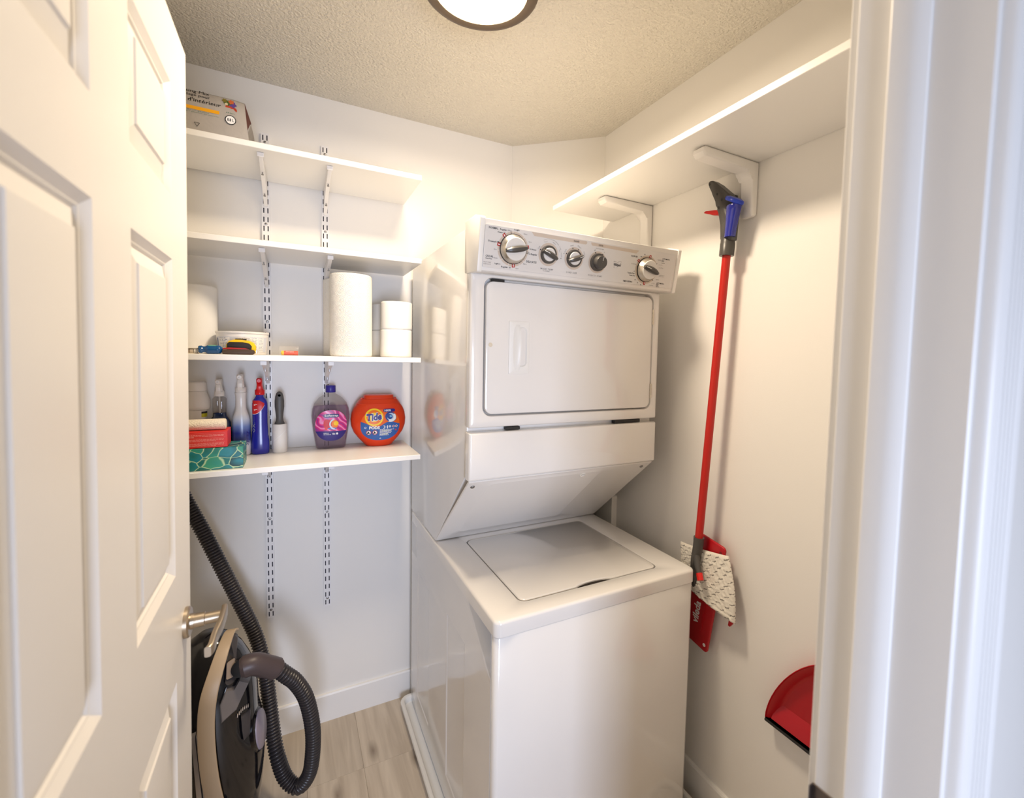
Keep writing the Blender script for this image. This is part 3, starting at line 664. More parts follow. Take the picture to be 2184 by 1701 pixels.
for k, (w, v) in enumerate(((.055, .0615), (.079, .0570))): text(b, ['for lush indoor plants', 'pour des plantes de maison'][k], bf, w-.006, v, .10, .0032, al='R', res=0)
text(b, '8.8 dry L', bf, .1015, .0765, .021, .0055, res=1); obj('green_lettering', b, mat('green_ink', (28, 112, 84), .6), bag, False, kind='stuff')
for k, (du, dv, r, c) in enumerate([(.098, .094, .0095, (190, 70, 40)), (.109, .0885, .0085, (178, 58, 34)), (.107, .1045, .0085, (92, 64, 140)), (.094, .108, .009, (70, 92, 40)), (.086, .1135, .0055, (122, 110, 40)), (.103, .1125, .0065, (196, 96, 50)), (.091, .103, .004, (214, 200, 160))]):
    b = NB(); patch(b, lambda u, v, d, k=k: bagp(u, v, .0018+.00012*k), du, dv, lambda a, k=k, r=r: r*(1+.18*math.sin(5*a+k)*(k > 1)), 2, 30); obj('printed_flower', b, mat('print%d' % k, c, .5), bag, False)

# rolls
def towel_mat():
    m = bpy.data.materials.new('embossed_towel'); m.use_nodes = True; nt = m.node_tree; bs = nt.nodes['Principled BSDF']
    bs.inputs['Base Color'].default_value = col4((246, 242, 233)); bs.inputs['Roughness'].default_value = .95
    tc = N(nt, 'TexCoord'); sp = N(nt, 'SeparateXYZ'); nt.links.new(tc.outputs['Object'], sp.inputs[0])
    an = math_(nt, 'MULTIPLY', math_(nt, 'ARCTAN2', sp.outputs[1], sp.outputs[0]), .069/.034); zz = math_(nt, 'MULTIPLY', sp.outputs[2], 1/.034)
    u = math_(nt, 'SUBTRACT', math_(nt, 'FRACT', math_(nt, 'ADD', an, 20)), .5); v = math_(nt, 'SUBTRACT', math_(nt, 'FRACT', math_(nt, 'ADD', zz, 20)), .5)
    d = math_(nt, 'SQRT', math_(nt, 'ADD', math_(nt, 'MULTIPLY', u, u), math_(nt, 'MULTIPLY', v, v)))
    h = math_(nt, 'SINE', math_(nt, 'MULTIPLY', d, 56))
    bp = N(nt, 'Bump'); bp.inputs['Strength'].default_value = .55; bp.inputs['Distance'].default_value = .0012
    nt.links.new(h, bp.inputs['Height']); nt.links.new(bp.outputs[0], bs.inputs['Normal']); return m
M_towel = towel_mat(); M_card = mat('cardboard_core', (176, 148, 112), .9)
def roll(name, label, cat, x, y, z, r, h, m, group=None, core=.02):
    t = thing(name, label, cat, (x, y, z), group)
    b = NB(); lathe(b, [(core, 0), (r-.003, 0), (r-.0006, .002), (r, .006), (r, h-.006), (r-.0006, h-.002), (r-.003, h), (core, h)], (x, y, z), 48, cap0=False, cap1=False)
    obj('paper', b, m, t, True, ang=50)
    b = NB(); lathe(b, [(core, .001), (core, h-.001), (core-.0015, h-.001), (core-.0015, .001), (core, .001)], (x, y, z), 24, cap0=False, cap1=False); obj('core', b, M_card, t)
    return t
roll('paper_towel_roll', 'tall embossed paper towel roll, the front one of the pair by the toilet paper', 'paper towel', .4385, -.232, Z3, .0685, .279, M_towel, 'paper towel rolls')
roll('paper_towel_roll', 'paper towel roll mostly hidden behind the embossed roll', 'paper towel', .4265, -.088, Z3, .069, .279, M_towel, 'paper towel rolls')
roll('paper_towel_roll', 'paper towel roll behind the blue screwdriver, next to the open door', 'paper towel', -.0245, -.105, Z3, .062, .219, M_paper, 'paper towel rolls')
a = roll('toilet_roll', 'bottom toilet paper roll of the front stack', 'toilet paper', .5985, -.195, Z3, .056, .1005, M_paper, 'toilet paper rolls')
dup(a, (.001, 0, .1012), 'top toilet paper roll of the front stack'); dup(a, (-.0165, .117, 0), 'bottom toilet paper roll of the rear stack behind'); dup(a, (-.0155, .1172, .1012), 'top toilet paper roll of the rear stack behind')

# white tub
tb = thing('plastic_tub', 'open white plastic tub with printed nutrition text behind the tape measure', 'tub', (.1125, -.160, Z3))
b = NB(); lathe(b, [(.058, .001), (.0655, 0), (.0668, .004), (.0725, .060), (.0725, .066), (.0748, .067), (.0755, .0715), (.0742, .073), (.0715, .072), (.0708, .060), (.065, .005), (.001, .004)], (.1125, -.160, Z3), 56, cap0=True, cap1=False); obj('tub_body', b, mat('tub_white', (236, 232, 226), .35), tb, True)
tcyl = lambda u, v, d: Vector((.1125+(.0668+.0057*(v/.06)+.0004+d)*math.sin(u), -.160-(.0668+.0057*(v/.06)+.0004+d)*math.cos(u), Z3+v))
b = NB(); gridrect(b, tcyl, -1.25, 1.25, .008, .056, 30, 2); obj('tub_label', b, mat('tub_label', (214, 216, 222), .45), tb)
b = NB(); c = NB(); random.seed(3)
for u0, u1 in ((-.98, -.42), (-.1, .12), (.16, .42), (.46, .7), (.74, 1.0)):
    gridrect(b, lambda u, v, d: tcyl(u, v, .0003), u0, u1, .010, .054, 6, 2)
    for k in range(9):
        v = .0505-k*.0046; w = (u1-u0)*random.uniform(.6, .9)
        for q in range(3):
            ua = u0+.03+q*w/3; gridrect(c, lambda u, v, d: tcyl(u, v, .0006), ua, ua+w/3*random.uniform(.5, .9), v, v+.0013, 2, 1)
gridrect(c, lambda u, v, d: tcyl(u, v, .0004), -1.22, -1.08, .012, .052, 2, 1)
obj('label_panel', b, mat('label_white', (238, 234, 226), .5), tb, False, kind='stuff'); obj('fine_print', c, mat('blue_print', (112, 120, 150), .6), tb, False, kind='stuff')

# screwdriver
sd_ = thing('screwdriver', 'translucent blue handled screwdriver lying at the shelf edge', 'screwdriver', (.041, -.283, Z3))
b = NB(); r0 = .0132; cz = Z3+r0+.0006
def flu(p, n=8): return p
loops = []
for x, r in ((.0105, .004), (.0112, .0095), (.014, .0115), (.0195, .0118), (.022, .0095), (.027, .0090), (.030, .0105), (.033, .0130), (.036, .0133), (.058, .0133), (.063, .0128), (.068, .010), (.0705, .006), (.072, .0045)):
    loops.append([(x, -.283+r*(1+.035*math.cos(6*a))*math.cos(a), cz+r*(1+.035*math.cos(6*a))*math.sin(a)) for a in [2*PI*i/36 for i in range(36)]])
loft(b, loops, True, True); obj('handle', b, mat('blue_acetate', (18, 92, 150), .12, coat=.4, trans=.35), sd_, True, ang=60)
b = NB(); gridrect(b, lambda u, v, d: (u, -.283-.0138*math.sin(v), cz+.0138*math.cos(v)), .036, .056, .1, .7, 3, 3); obj('grip_label', b, mat('green_label', (96, 150, 128), .4), sd_)
b = NB(); tube(b, [(.070, -.283, cz), (.12, -.2785, cz-.004), (.1405, -.2765, cz-.006)], .0028, 10); obj('shaft', b, M_steel, sd_)
# tape measure
tm = thing('tape_measure', 'yellow and black tape measure in front of the white tub', 'tape measure', (.115, -.254, Z3))
b = NB(); TP = [(.078, 0), (.148, 0), (.155, .006), (.1555, .026), (.150, .037), (.138, .043), (.118, .0455), (.098, .0455), (.084, .041), (.077, .030), (.076, .006)]
prism(b, TP, lambda x, z, d: (x, d, Z3+.0004+z), -.2655, -.2405, .003); obj('case', b, mat('tape_yellow', (246, 198, 20), .35), tm, True)
b = NB(); TPb = [(.080, .004), (.135, .003), (.143, .012), (.145, .026), (.138, .035), (.120, .0385), (.086, .0385), (.0795, .033)]
prism(b, TPb, lambda x, z, d: (x, d, Z3+z), -.2680, -.2645, .001); obj('grip_pad', b, mat('tape_black', (30, 26, 24), .5), tm, True)
b = NB(); box(b, .100, .130, -.260, -.246, Z3+.0445, Z3+.049, .0015); obj('lock_button', b, M_dark, tm)
b = NB(); box(b, .1545, .1585, -.259, -.247, Z3+.004, Z3+.014, .0005, 1); obj('end_hook', b, M_steel, tm)
# folding knife
kn = thing('pocket_knife', 'brown and red folding knife lying in front of the tape measure', 'knife', (.112, -.290, Z3))
b = NB(); prism(b, [(.072, 0), (.150, 0), (.1545, .004), (.154, .012), (.148, .0155), (.072, .0145), (.070, .008)], lambda x, z, d: (x, d, Z3+.0004+z), -.3005, -.2865, .002)
m = mat('worn_brown', (72, 54, 38), .55, bump=(60, .4)); obj('handle', b, m, kn, True)
b = NB(); prism(b, [(.0715, .0152), (.140, .0162), (.128, .0198), (.088, .0212), (.0725, .0190)], lambda x, z, d: (x, d, Z3+z), -.2975, -.2895, .001); obj('blade_cover', b, mat('knife_red', (168, 38, 32), .4), kn, True)
# small carton at the door edge
sm = thing('small_packet', 'small open grey and beige cardboard packet beside the open door', 'packet', (-.015, -.268, Z3))
b = NB(); box(b, -.052, .0085, -.284, -.2505, Z3+.0004, Z3+.003); box(b, -.052, .0085, -.284, -.2505, Z3+.0155, Z3+.0175); box(b, -.052, .0085, -.252, -.2505, Z3+.003, Z3+.0155); obj('sleeve', b, mat('packet_card', (214, 200, 176), .7), sm, False)
for k, (x0_, x1_, c) in enumerate(((-.050, -.012, (150, 128, 104)), (-.011, -.002, (196, 180, 158)), (-.001, .007, (232, 224, 208)))):
    b = NB(); box(b, x0_, x1_, -.282, -.254, Z3+.0032, Z3+.013+.001*k, .001); obj('insert', b, mat('insert%d' % k, c, .6), sm)
# battery pack
bp_ = thing('battery_pack', 'small pack of orange and yellow batteries in clear wrap', 'batteries', (.248, -.25, Z3))
for y, z in ((-.2575, .0076), (-.242, .0076)):
    b = NB(); f = lambda p, y=y, z=z: Vector((.2245+p.z, y+p.x, Z3+z+p.y)); lathe(b, [(.0072, .008), (.0072, .0485)], n=24, f=f); bo = obj('battery', b, mat('battery_orange', (226, 74, 40), .3), bp_)
    b = NB(); lathe(b, [(.0025, -.001), (.0025, .0005), (.0068, .001), (.0072, .002), (.0072, .008)], n=24, f=f); obj('end_cap', b, mat('battery_yellow', (240, 200, 40), .35), bo)
for k in range(2):
    b = NB(); f = lambda u, v, d: Vector((u, -.2575-.0074*math.sin(v), Z3+.0076+.0074*math.cos(v)))
    for j in range(3): gridrect(b, f, .238+k*.012+j*.004, .2405+k*.012+j*.004, .75+.2*k, .95+.25*k, 2, 2)
    obj('white_print', b, M_white_ink, bp_, False, kind='stuff')
M_film = mat('clear_film', (245, 240, 230), .15, trans=.0, alpha=.08)
b = NB(); prism(b, [(-.2665, .0002), (-.2675, .014), (-.262, .027), (-.247, .0305), (-.236, .026), (-.2335, .0005)], lambda y, z, d: (d, y, Z3+z), .219, .2755, .002); obj('wrap', b, M_film, bp_, True)

# ------------------------------------------------------------------ lowest shelf: bottles and boxes
def sell(cx, cy, z, w, d, n=40, p=2.4):
    P = []
    for i in range(n):
        a = 2*PI*i/n; c, s = math.cos(a), math.sin(a)
        P.append((cx+w*math.copysign(abs(c)**(2/p), c), cy+d*math.copysign(abs(s)**(2/p), s), z))
    return P
def interp(tab, z):
    for (a, w), (c, x) in zip(tab, tab[1:]):
        if a <= z <= c: return w+(x-w)*(z-a)/(c-a)
    return tab[-1][1] if z > tab[-1][0] else tab[0][1]
# liquid hand soap refill
cx, cy = .3825, -.062
so = thing('soap_refill_bottle', 'clear bottle of purple hand soap with blue cap', 'soap bottle', (cx, cy, Z4))
SWt = [(0, .048), (.005, .052), (.03, .0555), (.06, .0605), (.10, .0655), (.125, .0668), (.15, .0640), (.172, .0560), (.190, .042), (.200, .029), (.206, .0185), (.212, .0165), (.222, .0160)]
SDt = [(0, .024), (.005, .027), (.06, .033), (.12, .036), (.16, .033), (.19, .025), (.206, .0175), (.212, .0165), (.222, .0160)]
b = NB(); loft(b, [sell(cx, cy, Z4+z, w, interp(SDt, z), p=2.6 if z < .19 else 2.0) for z, w in SWt], True, True)
m = bpy.data.materials.new('clear_bottle'); m.use_nodes = True; nt = m.node_tree; nt.nodes.remove(nt.nodes['Principled BSDF'])
def clear(m, c, fac=.08):
    nt = m.node_tree; tr = N(nt, 'BsdfTransparent'); tr.inputs[0].default_value = col4(c); gl = N(nt, 'BsdfGlossy'); gl.inputs['Roughness'].default_value = .06; gl.inputs[0].default_value = (.9, .9, .9, 1)
    lw = N(nt, 'LayerWeight'); lw.inputs[0].default_value = .25; mx = N(nt, 'MixShader'); ma = N(nt, 'MapRange'); ma.inputs[3].default_value = fac*.5; ma.inputs[4].default_value = .40
    nt.links.new(lw.outputs['Facing'], ma.inputs[0]); nt.links.new(ma.outputs[0], mx.inputs[0]); nt.links.new(tr.outputs[0], mx.inputs[1]); nt.links.new(gl.outputs[0], mx.inputs[2]); nt.links.new(mx.outputs[0], nt.nodes['Material Output'].inputs[0]); return m
M_clear = clear(m, (236, 234, 232)); obj('bottle', b, M_clear, so, True, ang=60)
m = bpy.data.materials.new('purple_liquid'); m.use_nodes = True; nt = m.node_tree; nt.nodes.remove(nt.nodes['Principled BSDF'])
def liquid(m, c, tc, k):
    nt = m.node_tree; tr = N(nt, 'BsdfTransparent'); tr.inputs[0].default_value = col4(tc); df = N(nt, 'BsdfDiffuse'); df.inputs[0].default_value = col4(c); mx = N(nt, 'MixShader'); mx.inputs[0].default_value = k
    nt.links.new(tr.outputs[0], mx.inputs[1]); nt.links.new(df.outputs[0], mx.inputs[2]); nt.links.new(mx.outputs[0], nt.nodes['Material Output'].inputs[0]); return m
b = NB(); loft(b, [sell(cx, cy, Z4+z, interp(SWt, z)-.002, interp(SDt, z)-.002, p=2.6) for z in (.003, .01, .03, .06, .10, .125, .15, .160)], True, True)
obj('liquid_soap', b, liquid(m, (208, 194, 216), (236, 226, 241), .14), so, True, ang=60)
b = NB(); lathe(b, [(.0172, .2115), (.0178, .2125), (.0178, .236), (.0165, .238), (.0005, .238)], (cx, cy, Z4), 28, cap1=False); cp = obj('cap', b, mat('cap_blue', (48, 40, 138), .35), so, label='blue screw cap')
def front(cx, cy, wt, dtb, p, base):
    def f(x, z, d):
        w, dd_ = interp(wt, z), interp(dtb, z); t = min(.999, abs(x/w)); return Vector((cx+x, cy-dd_*(1-t**p)**(1/p)-d, base+z))
    return f
sfz = front(cx, cy, SWt, SDt, 2.6, Z4)
def lblR(a):  # rounded label outline
    c, s = abs(math.cos(a)), math.sin(a)
    return 1/((c/.0545)**2.3+(abs(s)/.058)**2.3)**(1/2.3)
LCZ = .089
m = bpy.data.materials.new('coral_print'); m.use_nodes = True; nt = m.node_tree; bs = nt.nodes['Principled BSDF']; bs.inputs['Roughness'].default_value = .3
tc = N(nt, 'TexCoord'); wv = N(nt, 'TexWave', wave_type='BANDS', bands_direction='DIAGONAL'); wv.inputs['Scale'].default_value = 20; wv.inputs['Distortion'].default_value = 9; wv.inputs['Detail'].default_value = 1
nt.links.new(tc.outputs['Object'], wv.inputs['Vector']); cr = N(nt, 'ValToRGB'); cr.color_ramp.elements[0].color = col4((196, 28, 112)); cr.color_ramp.elements[1].color = col4((226, 170, 214))
cr.color_ramp.elements[0].position = .70; cr.color_ramp.elements[1].position = .98; cr.color_ramp.elements[1].color = col4((238, 150, 200)); cr.color_ramp.elements[0].color = col4((226, 44, 128)); e = cr.color_ramp.elements.new(.12); e.color = col4((196, 44, 128)); e = cr.color_ramp.elements.new(.0); e.color = col4((150, 50, 140)); nt.links.new(wv.outputs['Fac'], cr.inputs[0]); nt.links.new(cr.outputs[0], bs.inputs['Base Color'])
b = NB(); patch(b, sfz, 0, LCZ, lblR, 8, 56, d=.0006); sl = obj('label', b, m, so, True, label='pink coral label')
b = NB()   # navy foot of the label
for i in range(24):
    pass
xs = [-.0535+.107*i/28 for i in range(29)]; zt = .068; V = []
for x in xs:
    s = .058*(1-min(.9999, abs(x/.0545))**2.3)**(1/2.3); V.append([b.verts.new(sfz(x, LCZ-s+(zt-LCZ+s)*j/3, .0009)) if LCZ-s < zt else b.verts.new(sfz(x, zt-.0001*(3-j), .0009)) for j in range(4)])
for i in range(28):
    for j in range(3): b.faces.new((V[i][j], V[i+1][j], V[i+1][j+1], V[i][j+1]))
obj('label_foot', b, mat('navy_print', (46, 36, 122), .35), so, True)
b = NB(); patch(b, sfz, 0, .1262, lambda a: 1/((abs(math.cos(a))/.0265)**5+(abs(math.sin(a))/.0068)**5)**.2, 3, 40, d=.0012); obj('name_banner', b, mat('navy_dark', (30, 28, 100), .35), so)
for px, pz, R_, c, dd_ in ((-.012, .096, lambda a: .0165*(1+.1*math.cos(3*a)), (206, 30, 40), .0010), (.012, .0945, lambda a: 1/((abs(math.cos(a))/.012)**2+(abs(math.sin(a))/.0155)**2)**.5, (246, 130, 24), .0011), (.016, .097, lambda a: .0085, (252, 206, 20), .0013), (.003, .078, lambda a: 1/((abs(math.cos(a))/.016)**2+(abs(math.sin(a))/.0035)**2)**.5, (70, 130, 200), .0012), (-.018, .078, lambda a: .005, (220, 60, 40), .0012)):
    b = NB(); patch(b, sfz, px, pz, R_, 4, 30, d=dd_); obj('printed_shape', b, mat('p%d%d%d' % c, c, .35), so)
b = NB(); ring(b, sfz, .014, .094, .0165, .0215, 110, 262, 18, d=.0014); obj('white_band', b, mat('pale_blue_print', (214, 226, 244), .35), so)
b = NB(); text(b, 'Softsoap', lambda x, z, d: sfz(x, z, .0016), 0, .1258, .047, .0098, thick=.02); text(b, 'REFILLS', lambda x, z, d: sfz(x, z, .0014), -.0265, .0605, .018, .0036, thick=.01, al='L', res=1); text(b, 'RECHARGE', lambda x, z, d: sfz(x, z, .0014), -.0265, .0555, .0245, .0036, thick=.01, al='L', res=1); text(b, '6x', lambda x, z, d: sfz(x, z, .0014), .0085, .0580, .0105, .0072, thick=.03)
patch(b, lambda x, z, d: sfz(x, z, .0014), .0195, .0575, lambda a: .0036*(1+.35*max(0, math.sin(a))**6), 2, 20)
obj('printed_text', b, M_white_ink, so, False, kind='stuff')

# orange tub of detergent capsules
cx, cy = .5555, -.0655
ti = thing('detergent_tub', 'round orange tub of laundry capsules at the shelf end beside the dryer', 'detergent tub', (cx, cy, Z4))
TW = [(0, .0440), (.003, .0500), (.012, .0580), (.03, .0745), (.055, .0925), (.08, .1015), (.105, .1035), (.13, .1000), (.150, .0925), (.166, .0815)]
TD = [(0, .034), (.003, .038), (.03, .0505), (.08, .0595), (.105, .0605), (.13, .058), (.166, .049)]
M_or = mat('orange_tub', (224, 62, 20), .3)
zs = [0, .003, .007, .012, .02, .03, .042, .055, .068, .08, .093, .105, .118, .13, .14, .150, .158, .166]
b = NB(); loft(b, [sell(cx, cy, Z4+z, interp(TW, z), interp(TD, z), 56, 2.3) for z in zs], True, True); obj('tub_body', b, M_or, ti, True, ang=60)
b = NB(); loft(b, [sell(cx, cy, Z4+z, w, d, 56, p) for z, w, d, p in ((.1645, .0832, .0495, 2.3), (.1665, .0835, .0500, 2.3), (.1675, .0815, .049, 2.3), (.178, .074, .046, 2.3), (.184, .068, .043, 2.4), (.1845, .058, .038, 2.8), (.196, .056, .036, 2.8), (.199, .0545, .0345, 2.8), (.1995, .050, .030, 2.8))], True, True); obj('lid', b, M_or, ti, True, ang=40)
for s in (-1, 1):
    b = NB(); box(b, cx+s*.0625-.004, cx+s*.0625+.004, cy-.008, cy+.008, Z4+.183, Z4+.188, .001); obj('lid_tab', b, M_or, ti)
tf = front(cx, cy, TW, TD, 2.3, Z4)
tl = lambda e: (lambda x, z, d=0: tf(x, z, e))
def tlR(a):
    c, s = math.cos(a), math.sin(a); return 1/((abs(c)/.073)**2.3+(abs(s)/(.062 if s > 0 else .058))**2.3)**(1/2.3)
LZ_ = .084; M_tblue = mat('label_blue', (52, 98, 170), .35); M_tor = mat('label_orange', (240, 104, 26), .35)
b = NB(); patch(b, tl(.0006), 0, LZ_, tlR, 9, 64); obj('label', b, M_tor, ti, True)
b = NB(); xs = [-.0725+.145*i/40 for i in range(41)]; V = []
for x in xs:
    bot = LZ_-.058*(1-min(.9999, abs(x/.073))**2.3)**(1/2.3); top_ = .094-.012*math.exp(-((x+.01)/.03)**2)+.006*math.sin(x*60); top_ = max(top_, bot+.0002); V.append([b.verts.new(tf(x, bot+(top_-bot)*j/8, .0009)) for j in range(9)])
for i in range(40):
    for j in range(8): b.faces.new((V[i][j], V[i+1][j], V[i+1][j+1], V[i][j+1]))
obj('label_blue_field', b, M_tblue, ti, True)
LX_ = -.0245; LG = .117
b = NB(); patch(b, tl(.0012), LX_, LG, lambda a: .0335, 6, 48); obj('yellow_disc', b, mat('label_yellow', (250, 214, 26), .35), ti, True)
b = NB(); ring(b, lambda x, z, d: tf(x, z, .0015), LX_, LG, .0175, .0275, n=48); obj('orange_ring', b, mat('ring_orange', (242, 120, 20), .35), ti, True)
b = NB(); text(b, 'Tide', tl(.0018), LX_, LG+.001, .0575, .0315, rot=.10, slant=.18, thick=.085); obj('name_outline', b, M_white_ink, ti, False, kind='stuff')
b = NB(); text(b, 'Tide', tl(.0021), LX_, LG+.001, .0545, .0285, rot=.10, slant=.18, thick=.045); obj('name_lettering', b, mat('tide_navy', (38, 34, 128), .35), ti, False, kind='stuff')
PX_, PZ_ = .0375, .116
for r, ox, oz, c, e in ((.0205, 0, 0, (40, 66, 140), .0012), (.0165, .003, -.001, (206, 222, 236), .0014), (.0105, -.004, .002, (40, 74, 150), .0016), (.0045, -.0005, .003, (120, 190, 230), .0018)):
    b = NB(); patch(b, tl(e), PX_+ox, PZ_+oz, lambda a, r=r: r*(1+.08*math.cos(2*a+1)), 4, 32); obj('capsule_print', b, mat('cap%d%d%d' % c, c, .3), ti, True)
b = NB(); ring(b, lambda x, z, d: tf(x, z, .0017), PX_, PZ_, .0115, .0195, -120, 40, 24); obj('capsule_print', b, M_white_ink, ti)
b = NB(); patch(b, tl(.0015), .032, .1415, lambda a: 1/((abs(math.cos(a))/.0225)**5+(abs(math.sin(a))/.0062)**5)**.2, 3, 36); obj('percent_banner', b, mat('tide_navy', (38, 34, 128), .35), ti)
b = NB(); text(b, '100%', tl(.0018), .026, .1415, .0245, .0078, thick=.03); text(b, 'PODS', tl(.0014), -.0235, .0765, .0385, .0125, thick=.05); text(b, '3', tl(.0014), .0125, .0775, .0075, .0125, thick=.01); text(b, 'in', tl(.0014), .019, .0785, .0025, .0035, res=1); text(b, '1', tl(.0014), .0245, .0775, .0035, .0125, thick=.01)
text(b, '42', tl(.0014), -.0015, .0335, .0065, .0042, res=1, thick=.03); random.seed(5)
for x in (.034, .0475, .0595): ring(b, lambda x, z, d: tf(x, z, .0014), x, .079, .0032, .0046, n=20)
ring(b, lambda x, z, d: tf(x, z, .0014), -.056, .077, .0022, .0036, n=16); patch(b, tl(.0014), .034, .079, lambda a: .0022, 1, 10)
for k in range(6):
    z = .0665-k*.0044; x0_ = -.004; x1_ = .050-.004*k-(.006 if k % 3 == 1 else 0); q = x0_
    while q < x1_:
        w = random.uniform(.003, .008); gridrect(b, lambda x, z, d: tf(x, z, .0014), q, min(q+w, x1_), z, z+.0021, 2, 1); q += w+.0009
for px in (-.044, -.0215): patch(b, tl(.0013), px, .0575, lambda a: .0088, 3, 30)
obj('printed_text', b, M_white_ink, ti, False, kind='stuff')
for px in (-.044, -.0215):
    b = NB(); ring(b, lambda x, z, d: tf(x, z, .0016), px, .0575, .0072, .0092, n=32); obj('warning_ring', b, M_red_ink, ti)
    b = NB(); patch(b, tl(.0017), px-.001, .0565, lambda a: .0042*(1+.4*math.cos(3*a+1)), 2, 16); obj('warning_figure', b, M_black, ti)
b = NB(); ring(b, lambda x, z, d: tf(x, z, .0017), .0475, .079, .001, .0026, n=16); ring(b, lambda x, z, d: tf(x, z, .0017), .0595, .079, .001, .0026, n=16); patch(b, tl(.0015), .058, .064, lambda a: .0035, 1, 14); obj('small_icon', b, mat('icon_red', (196, 70, 90), .4), ti, False, kind='stuff')
b = NB()
for k in (1, 4):
    z = .0665-k*.0044-.0005; gridrect(b, tl(.0012), .004, .028, z, z+.003, 4, 1)
obj('green_highlight', b, mat('hl_green', (150, 178, 60), .4), ti, False, kind='stuff')

# lint roller
cx, cy = .2135, -.078
lr = thing('lint_roller', 'upright lint roller with grey handle between the blue spray and the soap', 'lint roller', (cx, cy, Z4))
b = NB(); lathe(b, [(.017, 0), (.0228, 0), (.0238, .002), (.0238, .100), (.0225, .102), (.019, .102)], (cx, cy, Z4), 40, cap1=True); obj('sticky_roll', b, mat('sticky_paper', (232, 228, 222), .5, bump=(140, .25)), lr, True)
b = NB(); gridrect(b, lambda u, v, d: Vector((cx+.0241*math.sin(u), cy-.0241*math.cos(u), Z4+v+.022*u)), -.9, 1.0, .060, .0615, 12, 1); obj('tear_line', b, M_white_ink, lr)
b = NB(); HP = [(.102, .0165, .014), (.106, .0155, .013), (.112, .0125, .0105), (.125, .0110, .0095), (.145, .0130, .0105), (.165, .0152, .0115), (.185, .0150, .011), (.200, .0132, .0098), (.212, .0100, .008), (.217, .0055, .0055), (.2185, .002, .003)]
loft(b, [sell(cx, cy, Z4+z, w, d, 32, 2.2) for z, w, d in HP], True, True); obj('handle', b, mat('handle_grey', (82, 80, 78), .45), lr, True)
b = NB(); patch(b, lambda x, z, d: (cx+x, cy-interp([(0, .0098), (.22, .0098)], 0)+.0005-.0008, Z4+z), 0, .2035, lambda a: .0042*(1+.35*math.sin(a)), 2, 20); b2 = b
bmesh.ops.solidify(b, geom=b.faces[:], thickness=.0006); obj('hang_hole', b, mat('hole_white', (214, 208, 204), .6), lr)

# spray bottle: shaped body, collar and trigger head
def trigger(t, cx, cy, z, k, m, ml=None, face=-1):
    """collar + head + trigger lever, nozzle toward the room"""
    b = NB(); lathe(b, [(.0140*k, 0), (.0148*k, .002), (.0148*k, .016*k), (.0125*k, .018*k), (.0110*k, .019*k)], (cx, cy, z), 28); obj('collar', b, m, t, True, ang=50)
    b = NB(); L = []
    for zz, w, d0, d1 in ((.0185, .0105, -.012, .012), (.026, .0092, -.013, .013), (.034, .0082, -.016, .015), (.040, .0080, -.022, .017), (.046, .0085, -.030, .017), (.054, .0082, -.033, .015), (.058, .0062, -.031, .011)):
        L.append([(cx+x*k, cy+y*k, z+zz*k) for x, y in rrect(-w, w, d0, d1, min(w, .005), 4)])
    loft(b, L, True, True); hd = obj('spray_head', b, m, t, True, ang=45)
    b = NB(); f = lambda p: Vector((cx+p.x, cy-.033*k-p.z, z+.050*k+p.y)); lathe(b, [(.0070*k, -.002), (.0070*k, .006*k), (.0055*k, .008*k), (.0025*k, .008*k), (.0018*k, .005*k)], n=20, f=f); obj('nozzle', b, ml or m, hd)
    b = NB(); P = [(-.024, .041), (-.0275, .030), (-.0265, .019), (-.0215, .008), (-.0195, .0085), (-.0235, .020), (-.0235, .030), (-.0195, .040)]
    prism(b, P, lambda y, zz, d: (cx+d, cy+y*k, z+zz*k), -.0065*k, .0065*k, .0008); obj('trigger', b, m, hd, True)
M_trig = mat('trigger_white', (232, 226, 218), .35)
# blue stain spray with red head
cx, cy = .1535, -.080
rs = thing('spray_bottle', 'dark blue spray bottle with red trigger head and red label', 'spray bottle', (cx, cy, Z4), 'spray bottles on the lowest shelf')
BW = [(0, .0245), (.004, .0275), (.02, .0285), (.05, .0272), (.08, .0248), (.11, .0232), (.135, .0235), (.160, .0240), (.178, .0235), (.190, .0205), (.198, .0150), (.204, .0120), (.210, .0115)]
BDt = [(0, .020), (.004, .0235), (.05, .0245), (.11, .021), (.17, .021), (.19, .0175), (.204, .012), (.21, .0115)]
M_nb = mat('stain_blue', (34, 38, 150), .22, coat=.3)
b = NB(); loft(b, [sell(cx, cy, Z4+z, w, interp(BDt, z), 40, 2.6) for z, w in BW], True, True); obj('bottle', b, M_nb, rs, True, ang=60)
trigger(rs, cx, cy, Z4+.2085, 1.02, mat('red_head', (214, 24, 28), .3))
bfz = front(cx, cy, BW, BDt, 2.6, Z4)
b = NB(); xs = [-.0222+.0365*i/14 for i in range(15)]; V = []
for x in xs:
    t = (x+.0222)/.0365; lo = .142+.030*t**2.6; hi = .1895-.010*max(0, t-.6)/.4; lo = min(lo, hi-.0006); V.append([b.verts.new(bfz(x, lo+(hi-lo)*j/5, .0007)) for j in range(6)])
for i in range(14):
    for j in range(5): b.faces.new((V[i][j], V[i+1][j], V[i+1][j+1], V[i][j+1]))
obj('red_label', b, mat('label_red', (206, 26, 30), .35), rs, True)
b = NB()
for k in range(14):
    x = xs[k]; t = (x+.0222)/.0365; t2 = (xs[k+1]+.0222)/.0365; la, lb = min(.142+.030*t**2.6, .188), min(.142+.030*t2**2.6, .188); b.faces.new([b.verts.new(bfz(*p)) for p in ((x, la-.0012, .0009), (xs[k+1], lb-.0012, .0009), (xs[k+1], lb+.0004, .0009), (x, la+.0004, .0009))])
